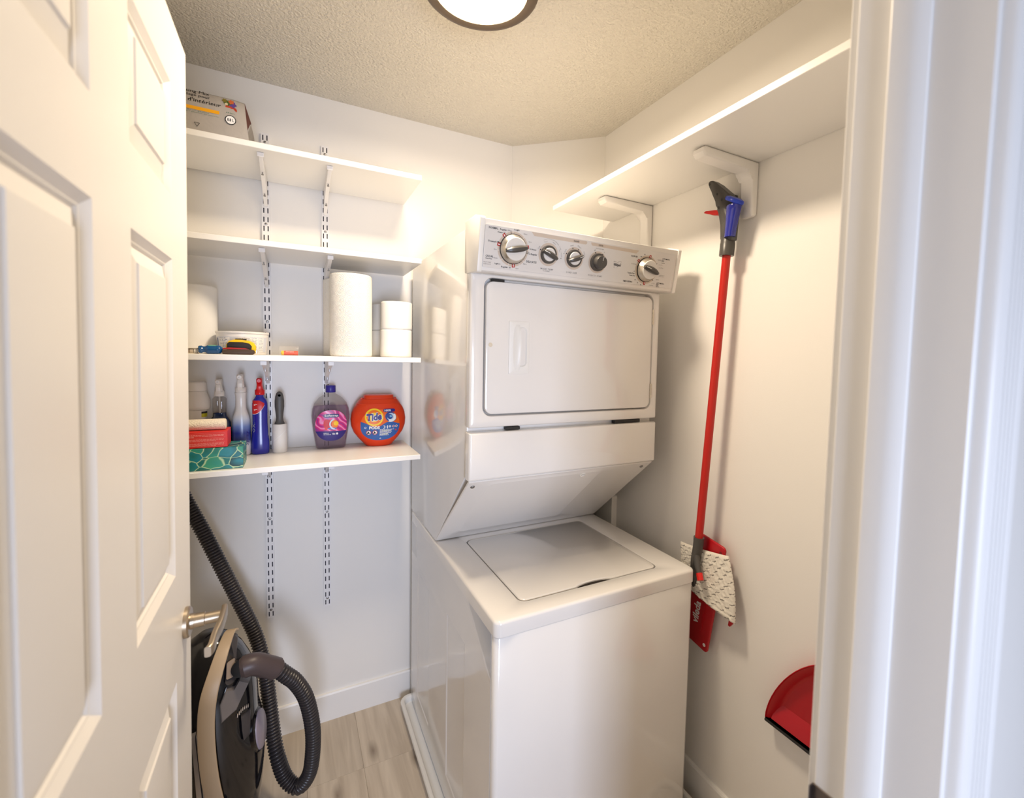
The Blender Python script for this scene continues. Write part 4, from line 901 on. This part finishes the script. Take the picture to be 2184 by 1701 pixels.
for z, w in ((.176, .010), (.172, .004), (.158, .010), (.154, .004)): gridrect(b, lambda x, z, d: bfz(x, z, .0009), -.017, -.017+w, z, z+.0014, 3, 1)
obj('white_print', b, M_white_ink, rs, False, kind='stuff')
b = NB(); gridrect(b, lambda x, z, d: (cx+.0248-.0018*abs(z-.08)/.07+x*.2, cy-.012+x, Z4+z), .0, .022, .02, .145, 2, 8); bmesh.ops.solidify(b, geom=b.faces[:], thickness=.0004); obj('back_label', b, M_white_ink, rs)
b = NB(); text(b, 'OXI', lambda x, z, d: bfz(-.0185+(-z), .095+x, .0009), 0, 0, .035, .0085, thick=.02, res=1)
obj('side_lettering', b, mat('silver_print', (150, 154, 176), .4), rs, False, kind='stuff')
# white spray bottle fading to blue
cx, cy = .0975, -.082
ws = thing('spray_bottle', 'white spray bottle fading to blue, behind the tissue box', 'spray bottle', (cx, cy, Z4), 'spray bottles on the lowest shelf')
WW = [(0, .0245), (.004, .0275), (.03, .0285), (.06, .0280), (.09, .0278), (.12, .0270), (.135, .0245), (.150, .0195), (.162, .0165), (.185, .0158), (.205, .0160), (.214, .0180), (.2175, .0185), (.219, .014)]
m = bpy.data.materials.new('fade_sleeve'); m.use_nodes = True; nt = m.node_tree; bs = nt.nodes['Principled BSDF']; bs.inputs['Roughness'].default_value = .25
tc = N(nt, 'TexCoord'); sp = N(nt, 'SeparateXYZ'); nt.links.new(tc.outputs['Object'], sp.inputs[0]); cr = N(nt, 'ValToRGB')
nt.links.new(math_(nt, 'MULTIPLY', sp.outputs[2], 1/.22), cr.inputs[0]); e = cr.color_ramp.elements
e[0].position = .0; e[0].color = col4((226, 222, 224)); e[1].position = .66; e[1].color = col4((226, 222, 218))
for p, c in ((.17, (222, 220, 226)), (.24, (72, 82, 150)), (.36, (52, 66, 152)), (.46, (110, 132, 190)), (.58, (206, 212, 222))): q = e.new(p); q.color = col4(c)
nt.links.new(cr.outputs[0], bs.inputs['Base Color'])
b = NB(); loft(b, [sell(cx, cy, Z4+z, w, w*.84 if z < .15 else w, 40, 2.3) for z, w in WW], True, True); obj('bottle', b, m, ws, True, ang=60)
trigger(ws, cx, cy, Z4+.2165, 1.12, M_trig)
wf = front(cx, cy, WW, [(z, w*.84) for z, w in WW], 2.3, Z4)
b = NB(); text(b, 'Spray', lambda x, z, d: wf(.0195-z, .060+x, .0008), 0, 0, .05, .010, slant=.2, res=1); obj('side_lettering', b, mat('navy_print', (46, 36, 122), .35), ws, False, kind='stuff')
# clear spray bottle with blue liquid
cx, cy = .0355, -.078
cs = thing('spray_bottle', 'clear spray bottle with blue liquid and white trigger', 'spray bottle', (cx, cy, Z4), 'spray bottles on the lowest shelf')
CWt = [(0, .030), (.004, .033), (.03, .034), (.09, .034), (.115, .032), (.128, .026), (.137, .0205), (.150, .0195), (.185, .0205), (.197, .0205), (.201, .017), (.204, .0125), (.208, .0125)]
b = NB(); loft(b, [sell(cx, cy, Z4+z, w, w*.8, 40, 3.2) for z, w in CWt], True, True); obj('bottle', b, M_clear, cs, True, ang=60)
m = bpy.data.materials.new('blue_liquid'); m.use_nodes = True; m.node_tree.nodes.remove(m.node_tree.nodes['Principled BSDF'])
b = NB(); loft(b, [sell(cx, cy, Z4+z, interp(CWt, z)-.0015, interp(CWt, z)*.8-.0015, 40, 3.2) for z in (.003, .03, .09, .115, .128, .137, .148)], True, True); obj('liquid', b, liquid(m, (24, 70, 140), (60, 110, 180), .6), cs, True, ang=60)
trigger(cs, cx, cy, Z4+.206, 1.0, M_trig)
b = NB(); tube(b, [(cx, cy, Z4+.01), (cx+.002, cy, Z4+.1), (cx, cy, Z4+.205)], .0025, 8); obj('dip_tube', b, M_plast, cs)
# white bottle at the door edge
cx, cy = -.0265, -.075
wb = thing('white_bottle', 'squat white bottle with wide white cap behind the paint roller', 'bottle', (cx, cy, Z4))
b = NB(); lathe(b, [(.024, 0), (.0265, .003), (.0268, .1), (.0268, .157), (.0258, .160), (.034, .163), (.0362, .166), (.0368, .174), (.0352, .190), (.0310, .206), (.0272, .216), (.0262, .224)], (cx, cy, Z4), 40); obj('bottle', b, mat('white_hdpe', (230, 225, 217), .4), wb, True)
b = NB(); lathe(b, [(.0258, .2245), (.0266, .2255), (.0262, .252), (.0225, .256), (.0005, .2565)], (cx, cy, Z4), 40, cap1=False); obj('cap', b, mat('cap_white', (236, 231, 224), .4), wb, True)
wc = lambda u, v, d: Vector((cx+.0272*math.sin(u), cy-.0272*math.cos(u), Z4+v))
b = NB(); gridrect(b, wc, .55, 1.5, .138, .150, 8, 1); obj('yellow_label', b, mat('label_lime', (206, 200, 40), .4), wb)
b = NB(); gridrect(b, wc, .55, 1.5, .150, .1565, 8, 1); obj('black_label', b, M_dark, wb)

# tissue box with succulent print
tx = thing('tissue_box', 'green succulent patterned tissue box under the red box', 'tissue box', (.0, -.25, Z4))
m = bpy.data.materials.new('succulent_print'); m.use_nodes = True; nt = m.node_tree; bs = nt.nodes['Principled BSDF']; bs.inputs['Roughness'].default_value = .4
tc = N(nt, 'TexCoord'); nz = N(nt, 'TexNoise'); nz.inputs['Scale'].default_value = 14; nt.links.new(tc.outputs['Object'], nz.inputs['Vector'])
av = N(nt, 'VectorMath', operation='MULTIPLY_ADD'); av.inputs[1].default_value = (.05, .05, .05); nt.links.new(nz.outputs['Color'], av.inputs[0]); nt.links.new(tc.outputs['Object'], av.inputs[2])
mp = N(nt, 'Mapping'); mp.inputs['Scale'].default_value = (24, 24, 34); nt.links.new(av.outputs[0], mp.inputs[0])
ve = N(nt, 'TexVoronoi', feature='DISTANCE_TO_EDGE'); ve.inputs['Scale'].default_value = 1; vc = N(nt, 'TexVoronoi'); vc.inputs['Scale'].default_value = 1
nt.links.new(mp.outputs[0], ve.inputs['Vector']); nt.links.new(mp.outputs[0], vc.inputs['Vector'])
c1 = N(nt, 'ValToRGB'); e = c1.color_ramp.elements; e[0].position = .0; e[0].color = col4((16, 70, 62)); e[1].position = 1; e[1].color = col4((60, 150, 110))
for p, c in ((.25, (20, 110, 100)), (.45, (24, 128, 140)), (.62, (12, 46, 40)), (.8, (40, 140, 120))): q = e.new(p); q.color = col4(c)
sx = N(nt, 'SeparateXYZ'); nt.links.new(vc.outputs['Color'], sx.inputs[0]); nt.links.new(math_(nt, 'ADD', math_(nt, 'MULTIPLY', sx.outputs[0], .8), math_(nt, 'MULTIPLY', vc.outputs['Distance'], .25)), c1.inputs[0])
c2 = N(nt, 'ValToRGB'); c2.color_ramp.elements[0].position = .012; c2.color_ramp.elements[0].color = (1, 1, 1, 1); c2.color_ramp.elements[1].position = .05; c2.color_ramp.elements[1].color = (0, 0, 0, 1); nt.links.new(ve.outputs['Distance'], c2.inputs[0])
mx = N(nt, 'Mix', data_type='RGBA'); nt.links.new(c2.outputs[0], mx.inputs[0]); nt.links.new(c1.outputs[0], mx.inputs[6]); mx.inputs[7].default_value = col4((178, 206, 160)); nt.links.new(mx.outputs[2], bs.inputs['Base Color'])
b = NB(); box(b, -.108, .1195, -.268-.026, -.268+.086, Z4, Z4+.066, .0012, 1); obj('carton', b, m, tx, False)
b = NB(); L = rrect(-.07, .07, -.285, -.205, .03, 6); loft(b, [[(x, y+.018, Z4+.0655) for x, y in L], [(x, y+.018, Z4+.0663) for x, y in L]], True, True); obj('perforated_top', b, mat('carton_print', (30, 104, 96), .5), tx)
# red box
rb = thing('red_box', 'bright red printed cardboard box on the tissue box', 'box', (-.02, -.24, Z4+.0668))
b = NB(); RB0 = Z4+.0672; box(b, -.105, .079, -.287, -.200, RB0, RB0+.049, .0008, 1); obj('carton', b, mat('carton_red', (218, 44, 34), .42), rb, False)
b = NB(); random.seed(11); fy = -.2874
def ln(x0_, x1_, z0_, z1_): b.faces.new([b.verts.new(p) for p in ((x0_, fy, RB0+z0_), (x1_, fy, RB0+z0_), (x1_, fy, RB0+z1_), (x0_, fy, RB0+z1_))])
for z in (.0385, .0350, .0325): 
    x = -.098; e_ = .070 if z > .033 else -.004
    while x < e_:
        w = random.uniform(.004, .010); ln(x, min(x+w, e_), z, z+.0014); x += w+.0012
for z0_, n_l in ((.0255, 3), (.0135, 4)):
    for k in range(n_l):
        x = -.098; e_ = .070-(.02 if k == n_l-1 else .0)
        while x < e_:
            w = random.uniform(.004, .010); ln(x, min(x+w, e_), z0_-k*.0026, z0_-k*.0026+.0011); x += w+.0012
ln(-.1, .073, .0300, .0303); ln(-.1, .073, .0172, .0175); ln(-.1, .073, .0440, .0443); ln(.0727, .073, .030, .0443)
obj('fine_print', b, mat('pink_print', (240, 150, 136), .5), rb, False, kind='stuff')
# foam paint roller sleeve lying on the red box
pr_ = thing('paint_roller_sleeve', 'cream fabric paint roller sleeve lying on the red box', 'paint roller', (-.02, -.25, RB0+.0492))
b = NB(); rr = .0168; f = lambda p: Vector((-.105+p.z, -.252+p.x, RB0+.0497+rr+p.y+.0))
lathe(b, [(.008, 0), (.0155, 0), (rr, .003), (rr, .172), (.0158, .1765), (.0125, .1785), (.008, .1785)], n=40, f=f, cap0=True, cap1=True); obj('fabric_sleeve', b, mat('roller_nap', (234, 222, 200), .95, bump=(220, .9, 3, .004)), pr_, True)

# ------------------------------------------------------------------ canister vacuum standing on end behind the door
vx, vy = .035, -.365
vc_ = thing('vacuum_cleaner', 'black canister vacuum standing on end behind the open door', 'vacuum', (vx, vy, 0))
M_vb = mat('gloss_black', (17, 16, 19), .12, coat=.5); M_vg = mat('vacuum_grey', (66, 62, 63), .38); M_gold = mat('champagne_strap', (182, 160, 132), .4)
VB = [(.012, .100), (.03, .112), (.10, .122), (.20, .132), (.27, .136), (.34, .134), (.41, .120), (.47, .118), (.52, .112), (.56, .098), (.60, .080), (.635, .054), (.655, .026)]
VDp = [(.012, .085), (.1, .108), (.3, .122), (.45, .112), (.55, .094), (.62, .062), (.655, .03)]
b = NB(); loft(b, [sell(vx-(.004 if z < .1 else 0), vy, z, w, interp(VDp, z), 48, 2.5) for z, w in VB], True, True); obj('body', b, M_vb, vc_, True, ang=60)
vfz = front(vx, vy, VB, VDp, 2.5, 0)
# champagne carrying strap arched down the front
SP = [(.060, .640, -.020), (.050, .648, .004), (.040, .632, .022), (.026, .590, .030), (.013, .540, .030), (.007, .480, .026), (.008, .400, .022), (.014, .320, .018), (.022, .250, .014), (.028, .205, .006)]
P = spline([vfz(x, z, d) for x, z, d in SP], 6); b = NB(); loops = []
for i, p in enumerate(P):
    t = (P[min(i+1, len(P)-1)]-P[max(i-1, 0)]).normalized(); sxv = Vector((1, 0, 0)); sxv = (sxv-t*sxv.dot(t)).normalized(); nn = sxv.cross(t)
    k = i/(len(P)-1); w = .012+.008*min(1, k*2.2)
    loops.append([p+sxv*x+nn*y for x, y in rrect(-w, w, -.004, .004, .003, 3)])
loft(b, loops, True, True); obj('carry_strap', b, M_gold, vc_, True, label='champagne coloured carry strap')
b = NB(); loft(b, [[vfz(x, z, d) for x, z in rrect(.048, .070, .545, .640, .010, 4)] for d in (-.002, .010, .014)], True, True); obj('strap_mount', b, M_vg, vc_, True)
b = NB(); loft(b, [[vfz(x, z, d) for x, z in rrect(.050, .068, .560, .598, .004, 3)] for d in (.012, .0165)], True, True); obj('strap_clip', b, mat('clip_beige', (150, 132, 116), .4), vc_, True)
# clear grey dust cover, slider, round side disc, foot block, ribbed side vent
b = NB(); DC = [(.062, .452), (.098, .470), (.128, .520), (.105, .545), (.092, .528), (.072, .535), (.058, .500)]
def pl_on(bm, P, d0, d1, ins=.004):
    cxm = sum(p[0] for p in P)/len(P); czm = sum(p[1] for p in P)/len(P)
    sh = lambda k: [(cxm+(x-cxm)*k, czm+(z-czm)*k) for x, z in P]
    lim = lambda x: max(min(x, .125), -.125)
    loft(bm, [[vfz(lim(x-vx), z, d0) for x, z in P], [vfz(lim(x-vx), z, d1*.8) for x, z in sh(.97)], [vfz(lim(x-vx), z, d1) for x, z in sh(.88)]], True, True)
pl_on(b, [(x+.012, z) for x, z in DC], -.004, .016); obj('dust_cover', b, mat('smoked_plastic', (112, 106, 104), .18, coat=.3), vc_, True, ang=30)
b = NB(); pl_on(b, [(.118, .440), (.140, .438), (.139, .372), (.124, .368), (.120, .400)], -.004, .009); obj('suction_slider', b, M_vg, vc_, True)
for k in range(7):
    b = NB(); x = .110+.004*k; z = .442+.010*math.sin(PI*(k+1)/8)+.001*k; p = vfz(x-vx, z, .001); box(b, p.x-.001, p.x+.001, p.y-.003, p.y+.004, p.z-.004, p.z+.004, .0004, 1); obj('slider_tick', b, M_beige, vc_)
dn = Vector((.975, -.20, .10)).normalized(); du = Vector((0, 0, 1)); du = (du-dn*du.dot(dn)).normalized(); dw = dn.cross(du); dc = vfz(.1265, .345, -.012)+Vector((-.012, 0, 0))
f = lambda p: dc+du*p.x*1.25+dw*p.y+dn*p.z
b = NB(); lathe(b, [(.046, -.02), (.046, .012), (.044, .016), (.040, .018), (.0005, .021)], n=40, f=f, cap1=False); obj('side_disc', b, mat('lavender_disc', (150, 140, 154), .3), vc_, True, label='pale grey lavender disc on the side')
b = NB(); lathe(b, [(.050, -.02), (.050, .009), (.047, .013), (.0462, .006)], n=40, f=f, cap1=False); obj('disc_rim', b, M_vb, vc_, True)
b = NB(); pl_on(b, [(.018, .200), (.085, .225), (.090, .150), (.020, .130)], -.006, .02); obj('foot_block', b, M_vg, vc_, True)
for k in range(2):
    b = NB(); pl_on(b, [(vx-.028+.011*k, .442), (vx-.019+.013*k, .444), (vx-.002+.014*k, .22), (vx-.016+.016*k, .22)], -.002, .016); obj('side_trim', b, mat('vent_silver', (186, 180, 178), .3, .6), vc_, True, label='silver trim strip')
b = NB(); lathe(b, [(.10, 0), (.104, .006), (.104, .016), (.098, .02)], (vx, vy, 0), 40, f=lambda p: Vector((vx+p.x, vy+p.y*.85, p.z))); obj('base', b, M_vg, vc_, True)
# hose port, elbow and corrugated hose
EL = [vfz(.085, .560, -.02), Vector((.118, -.455, .578)), Vector((.150, -.452, .580)), Vector((.182, -.44, .556)), Vector((.210, -.43, .532))]
b = NB(); tube(b, spline(EL[:2], 4), .023, 24); obj('hose_port', b, M_vb, vc_, True)
b = NB(); tube(b, spline(EL[1:], 8), lambda t: .024+.0075*min(1, t*5) if t < .12 else (.0300 if t < .93 else .0265), 28); obj('elbow', b, mat('elbow_grey', (78, 66, 66), .4), vc_, True, label='dark grey swivel elbow')
HP = [EL[-1]+Vector((-.004, .001, .004)), (.232, -.428, .505), (.258, -.42, .468), (.286, -.415, .402), (.303, -.41, .30), (.303, -.40, .205), (.292, -.388, .128), (.262, -.37, .083), (.226, -.352, .112), (.203, -.333, .180), (.190, -.302, .244), (.179, -.268, .329), (.166, -.236, .42), (.138, -.196, .525), (.090, -.172, .645), (.036, -.15, .775), (-.014, -.13, .895), (-.062, -.112, 1.0), (-.10, -.098, 1.10)]
PP = spline(HP, 14)
# resample evenly and rib it
acc = [0]
for a_, c_ in zip(PP, PP[1:]): acc.append(acc[-1]+(c_-a_).length)
tot = acc[-1]; step = .0024; Q = []; j = 0
for i in range(int(tot/step)+1):
    s_ = i*step
    while j < len(acc)-2 and acc[j+1] < s_: j += 1
    t = (s_-acc[j])/max(1e-9, acc[j+1]-acc[j]); Q.append(PP[j].lerp(PP[j+1], t))
nq = len(Q)-1
def ribs(t):
    k = (t*nq) % 4; return (.0182, .0222, .0232, .0212)[int(k+.5) % 4]
b = NB(); tube(b, Q, ribs, 18); obj('hose', b, mat('hose_grey', (56, 52, 53), .28), vc_, True, ang=80, label='dark grey corrugated hose')

# ------------------------------------------------------------------ spray mop on the right wall
mo = thing('spray_mop', 'red spray mop hanging on the right wall with a white pad', 'mop', (1.40, -.96, .56))
pt, pb = Vector((1.408, -.9925, 1.800)), Vector((1.390, -.9465, .895))
b = NB(); tube(b, [pt, pt.lerp(pb, .5), pb], .0122, 24); obj('pole', b, mat('pole_red', (190, 34, 24), .3), mo, True, label='red metal pole')
ax_ = (pt-pb).normalized()
b = NB(); tube(b, [pt-ax_*.002, pt+ax_*.034, pt+ax_*.035, pt+ax_*.052], lambda t: .0212 if t < .45 else .0205, 24); obj('neck', b, M_knobgrey, mo, True)
gx = 1.408
# grip profile in the plane of the wall
GP = [(-.9355, 2.0346), (-.9275, 2.0352), (-.9226, 2.0293), (-.9277, 2.0147), (-.9428, 1.9902), (-.9600, 1.9680), (-.9633, 1.9528), (-.9602, 1.9418), (-.9632, 1.9321), (-.9765, 1.9184), (-.9775, 1.8900), (-.9770, 1.8450), (-1.0172, 1.8380), (-1.0190, 1.9000), (-1.0196, 1.9373), (-1.0089, 1.967), (-.9989, 1.9795), (-.9587, 2.018), (-.9440, 2.0310)]
b = NB(); prism(b, GP, lambda y, z, d: (d, y, z), gx-.0150, gx+.0150, .005); gp = obj('grip', b, M_knobgrey, mo, True, ang=50)
for y, z in ((-.931, 2.0235), (-.9616, 1.9857), (-.979, 1.964), (-.9694, 1.9439)):
    t = NB(); f = lambda p, y=y, z=z: Vector((gx-.0149-p.z, y+p.x, z+p.y*1.6)); lathe(t, [(.0026, 0), (.0026, .0008)], n=12, f=f); obj('screw_hole', t, M_dark, gp)
b = NB(); loops = []
for t, r0, r1 in ((0, .0158, .0150), (.15, .0164, .0150), (.5, .0185, .016), (.8, .0215, .018), (.97, .0236, .0195), (1, .0225, .0185)):
    c = Vector((gx-.012, -1.0110, 1.848)).lerp(Vector((gx-.014, -1.0245, 1.936)), t); loops.append([c+Vector((r1*math.cos(a), r0*math.sin(a), 0)) for a in [2*PI*i/28 for i in range(28)]])
loft(b, loops, True, True); tk = obj('water_tank', b, mat('tank_blue', (40, 50, 168), .12, coat=.4, trans=.25), mo, True, label='translucent blue water tank')
b = NB(); c = Vector((gx-.014, -1.0235, 1.9480)); n_ = Vector((0, -.50, .866)).normalized(); e1 = Vector((0, -.866, -.50)); e2 = Vector((1, 0, 0)); f = lambda p: c+e1*p.x*1.35+e2*p.y+n_*p.z
lathe(b, [(.021, -.004), (.0228, -.002), (.0228, .003), (.021, .007), (.014, .010), (.0005, .0108)], n=32, f=f, cap1=False); obj('tank_cap', b, mat('cap_cobalt', (34, 62, 188), .3), mo, True, label='blue flip cap')
b = NB(); TRG = [(-.9602, 1.9428), (-.9481, 1.9400), (-.9275, 1.9465), (-.9130, 1.9504), (-.9053, 1.9480), (-.9058, 1.9444), (-.9227, 1.9385), (-.9384, 1.9306), (-.9512, 1.9275), (-.9636, 1.9265)]
prism(b, TRG, lambda y, z, d: (d, y, z), gx-.0085, gx+.0065, .003); obj('trigger', b, mat('trigger_red', (216, 34, 28), .3), mo, True)
# wall hook that the mop hangs from, hidden behind the grip
b = NB(); box(b, gx+.013, XR-.0008, -.985, -.965, 1.975, 1.987, .002); obj('hanger', b, M_knobgrey, mo)
# joint at the foot of the pole
b = NB(); tube(b, spline([pb+ax_*.030, pb, (1.388, -.9400, .845), (1.392, -.936, .800), (1.402, -.932, .755)], 6), lambda t: .0165-.004*t, 20); obj('swivel_joint', b, M_knobgrey, mo, True)
b = NB(); tube(b, [(1.386, -.945, .868), (1.374, -.962, .838), (1.369, -.975, .822)], lambda t: .0125-.001*t, 18, sy=.8); obj('pedal', b, M_knobgrey, mo, True)
b = NB(); tube(b, [(1.3695, -.974, .8235), (1.364, -.985, .806)], .0118, 18, sy=.82); obj('pedal_tip', b, mat('trigger_red', (216, 34, 28), .3), mo, True)
# red head plate, nearly flat against the wall
HA = Vector((1.428, -.9745, .9185)); hl_ = Vector((.004, .0595, -.375)).normalized(); hwv = Vector((0, -hl_.z, hl_.y)).normalized(); hn = hl_.cross(hwv); hn = -hn if hn.x > 0 else hn
hf = lambda s, w, d: HA+hl_*s+hwv*w+hn*d
b = NB(); L = lambda i: rrect(i, .372-i, -.052+i, .052-i, .012, 5)
loft(b, [[hf(s, w, d) for s, w in L(i)] for i, d in ((.001, 0), (0, .001), (0, .006), (.002, .008))], True, True); hd = obj('head_plate', b, M_red, mo, True, ang=50)
hf2 = lambda s, w, d=0: hf(s, w, .0084+d)
M_wht = mat('logo_white', (244, 240, 238), .4)
fl_ = -1 if hf(0, .04, 0).y > HA.y else 1   # w sign that points away from the washer
for s in (.022, .350):
    b = NB(); f = lambda p, s=s: hf(s+p.x, fl_*.038+p.y, .008+p.z); lathe(b, [(.0055, 0), (.0055, .0006), (.0005, .0008)], n=20, f=f, cap1=False); obj('plate_hole', b, M_wht if s > .1 else mat('hole_dark', (120, 16, 24), .5), hd)
b = NB(); text(b, 'vileda', lambda x, y, d: hf(.262-x, -fl_*.012+(-fl_)*(-y)*(-1), .0086), 0, 0, .078, .026, thick=.03); obj('logo_lettering', b, M_wht, hd, False, label='white maker name', kind='stuff')
b = NB(); loft(b, [[hf(s, fl_*w, d) for s, w in rrect(.205, .320, .012, .020, .003, 3)] for d in (.007, .0105)], True, True); obj('stiffening_rib', b, M_red, hd)
b = NB(); loft(b, [[hf(s, w, d) for s, w in rrect(.130, .205, -.024, .024, .006, 3)] for d in (.007, .013, .015)], True, True); obj('hinge_block', b, M_red, hd, True)
# pad: thick microfibre sheet hanging askew in front of the plate
m = bpy.data.materials.new('microfibre_pad'); m.use_nodes = True; nt = m.node_tree; bs = nt.nodes['Principled BSDF']; bs.inputs['Roughness'].default_value = 1
uvn = N(nt, 'UVMap'); sp = N(nt, 'SeparateXYZ'); nt.links.new(uvn.outputs[0], sp.inputs[0])
nz = N(nt, 'TexNoise'); nz.inputs['Scale'].default_value = 22; nt.links.new(uvn.outputs[0], nz.inputs['Vector'])
uu0 = math_(nt, 'FRACT', math_(nt, 'MULTIPLY', sp.outputs[0], 14))
vr = math_(nt, 'ADD', math_(nt, 'ADD', math_(nt, 'MULTIPLY', sp.outputs[1], 12), math_(nt, 'MULTIPLY', uu0, .42)), math_(nt, 'MULTIPLY', nz.outputs['Fac'], .5)); row = math_(nt, 'FLOOR', vr)
uu = math_(nt, 'FRACT', math_(nt, 'ADD', math_(nt, 'MULTIPLY', sp.outputs[0], 7), math_(nt, 'MULTIPLY', row, .5)))
msk = math_(nt, 'MULTIPLY', math_(nt, 'LESS_THAN', uu, .52), math_(nt, 'LESS_THAN', math_(nt, 'FRACT', vr), .20))
mx = N(nt, 'Mix', data_type='RGBA'); nt.links.new(msk, mx.inputs[0]); mx.inputs[6].default_value = col4((232, 226, 214)); mx.inputs[7].default_value = col4((142, 136, 128)); nt.links.new(mx.outputs[2], bs.inputs['Base Color'])
TL, TR, BR, BL = Vector((1.414, -.852, .872)), Vector((1.424, -1.036, .892)), Vector((1.412, -1.0785, .705)), Vector((1.398, -.880, .752))
b = NB(); uvl = b.loops.layers.uv.new('UVMap'); nx_, ny_ = 64, 52; F_ = []
random.seed(2)
from mathutils import noise as NZ
for sdx in (0, 1):
    G2 = []
    for i in range(nx_+1):
        R_ = []
        for j in range(ny_+1):
            u, v = i/nx_, j/ny_; p = TL.lerp(TR, u).lerp(BL.lerp(BR, u), v)
            edge = min(u, 1-u, v, 1-v); e_ = min(1, edge/.04)**.5
            if sdx == 0:
                tuft = .55+.45*NZ.noise(Vector((u*26, v*26, 3)))*1.6+.25*abs(math.sin(PI*(v*13)))*abs(math.sin(PI*(u*9+.5*math.floor(v*13))))
                p = p+Vector((-(.003+.0065*e_*(.45+.45*tuft)+.002*NZ.noise(Vector((u*30, v*30, 1)))), .0025*NZ.noise(Vector((u*40, v*40, 5))), .0025*NZ.noise(Vector((u*40, v*40, 9)))))
                p.y -= .010*math.sin(PI*v)*u; p.x -= .010*math.sin(PI*u)
            else:
                p.y -= .010*math.sin(PI*v)*u; p.x -= .010*math.sin(PI*u)
            R_.append(b.verts.new(p))
        G2.append(R_)
    F_.append(G2)
def uvf(vs, ij):
    fa = b.faces.new(vs)
    for l, (i, j) in zip(fa.loops, ij): l[uvl].uv = (i/nx_, j/ny_)
for k in (0, 1):
    for i in range(nx_):
        for j in range(ny_):
            ij = [(i, j), (i+1, j), (i+1, j+1), (i, j+1)]; uvf([F_[k][a_][c_] for a_, c_ in ij], ij)
rim = [(i, 0) for i in range(nx_)]+[(nx_, j) for j in range(ny_)]+[(i, ny_) for i in range(nx_, 0, -1)]+[(0, j) for j in range(ny_, 0, -1)]
for a_, c_ in zip(rim, rim[1:]+rim[:1]): uvf([F_[0][a_[0]][a_[1]], F_[0][c_[0]][c_[1]], F_[1][c_[0]][c_[1]], F_[1][a_[0]][a_[1]]], [a_, c_, c_, a_])
obj('microfibre_pad', b, m, mo, True, ang=60, label='white tufted pad with grey stitches')
b = NB(); prism(b, [(-1.052, .716), (-1.070, .706), (-1.0545, .682), (-1.0475, .683)], lambda y, z, d: (d, y, z), 1.418, 1.426, .001); obj('pad_tab', b, M_red, mo)

# ------------------------------------------------------------------ dustpan hung on the right wall
du_ = thing('dustpan', 'red dustpan with black rubber lip low on the right wall beside the door frame', 'dustpan', (XR, -1.34, .48))
yc, zb_, A_, B_ = -1.345, .487, .166, .245
def arc(k, d, n=28):
    P = []
    for i in range(n+1):
        t = -1+2*i/n; y = A_*k*math.copysign(abs(math.sin(t*PI/2))**1.0, t); s = max(0, 1-abs(y/(A_*k))**1.5)**(1/1.5); P.append((XR-d, yc+y, zb_+.004+B_*k*s))
    return P
b = NB()
def lp(k, d, zb2): A = arc(k, d); return [(x, y, max(z, zb2) if i not in (0, len(A)-1) else zb2) for i, (x, y, z) in enumerate(A)]
loft(b, [lp(.93, .0015, zb_), lp(.99, .030, zb_), lp(1.0, .034, zb_), lp(1.008, .033, zb_), lp(.985, .029, zb_), lp(.965, .027, zb_), lp(.90, .012, zb_), lp(.87, .0075, zb_), lp(.84, .0055, zb_)], True, True)
obj('pan', b, M_red, du_, True, ang=35)
b = NB(); loft(b, [[(XR-d, y, z) for d, z in ((.0045, zb_+.05), (.022, zb_+.002), (.024, zb_-.002), (.010, zb_-.001), (.003, zb_+.048))] for y in (yc-A_*.93, yc+A_*.93)], True, True); obj('ramp', b, M_red, du_, False)
b = NB(); box(b, XR-.036, XR-.0065, yc-A_*1.005, yc+A_*1.005, zb_-.009, zb_-.001, .002); obj('rubber_lip', b, M_dark, du_, label='black rubber lip')
b = NB(); loft(b, [[(XR-d, yc+w*x, z) for x, d in ((-1, .006), (-.8, .002), (.8, .002), (1, .006), (1, .018), (.8, .022), (-.8, .022), (-1, .018))] for z, w in ((zb_+B_*.93, .030), (zb_+B_+.02, .020), (zb_+B_+.10, .017), (zb_+B_+.125, .012))], True, True); obj('handle', b, M_red, du_, True)
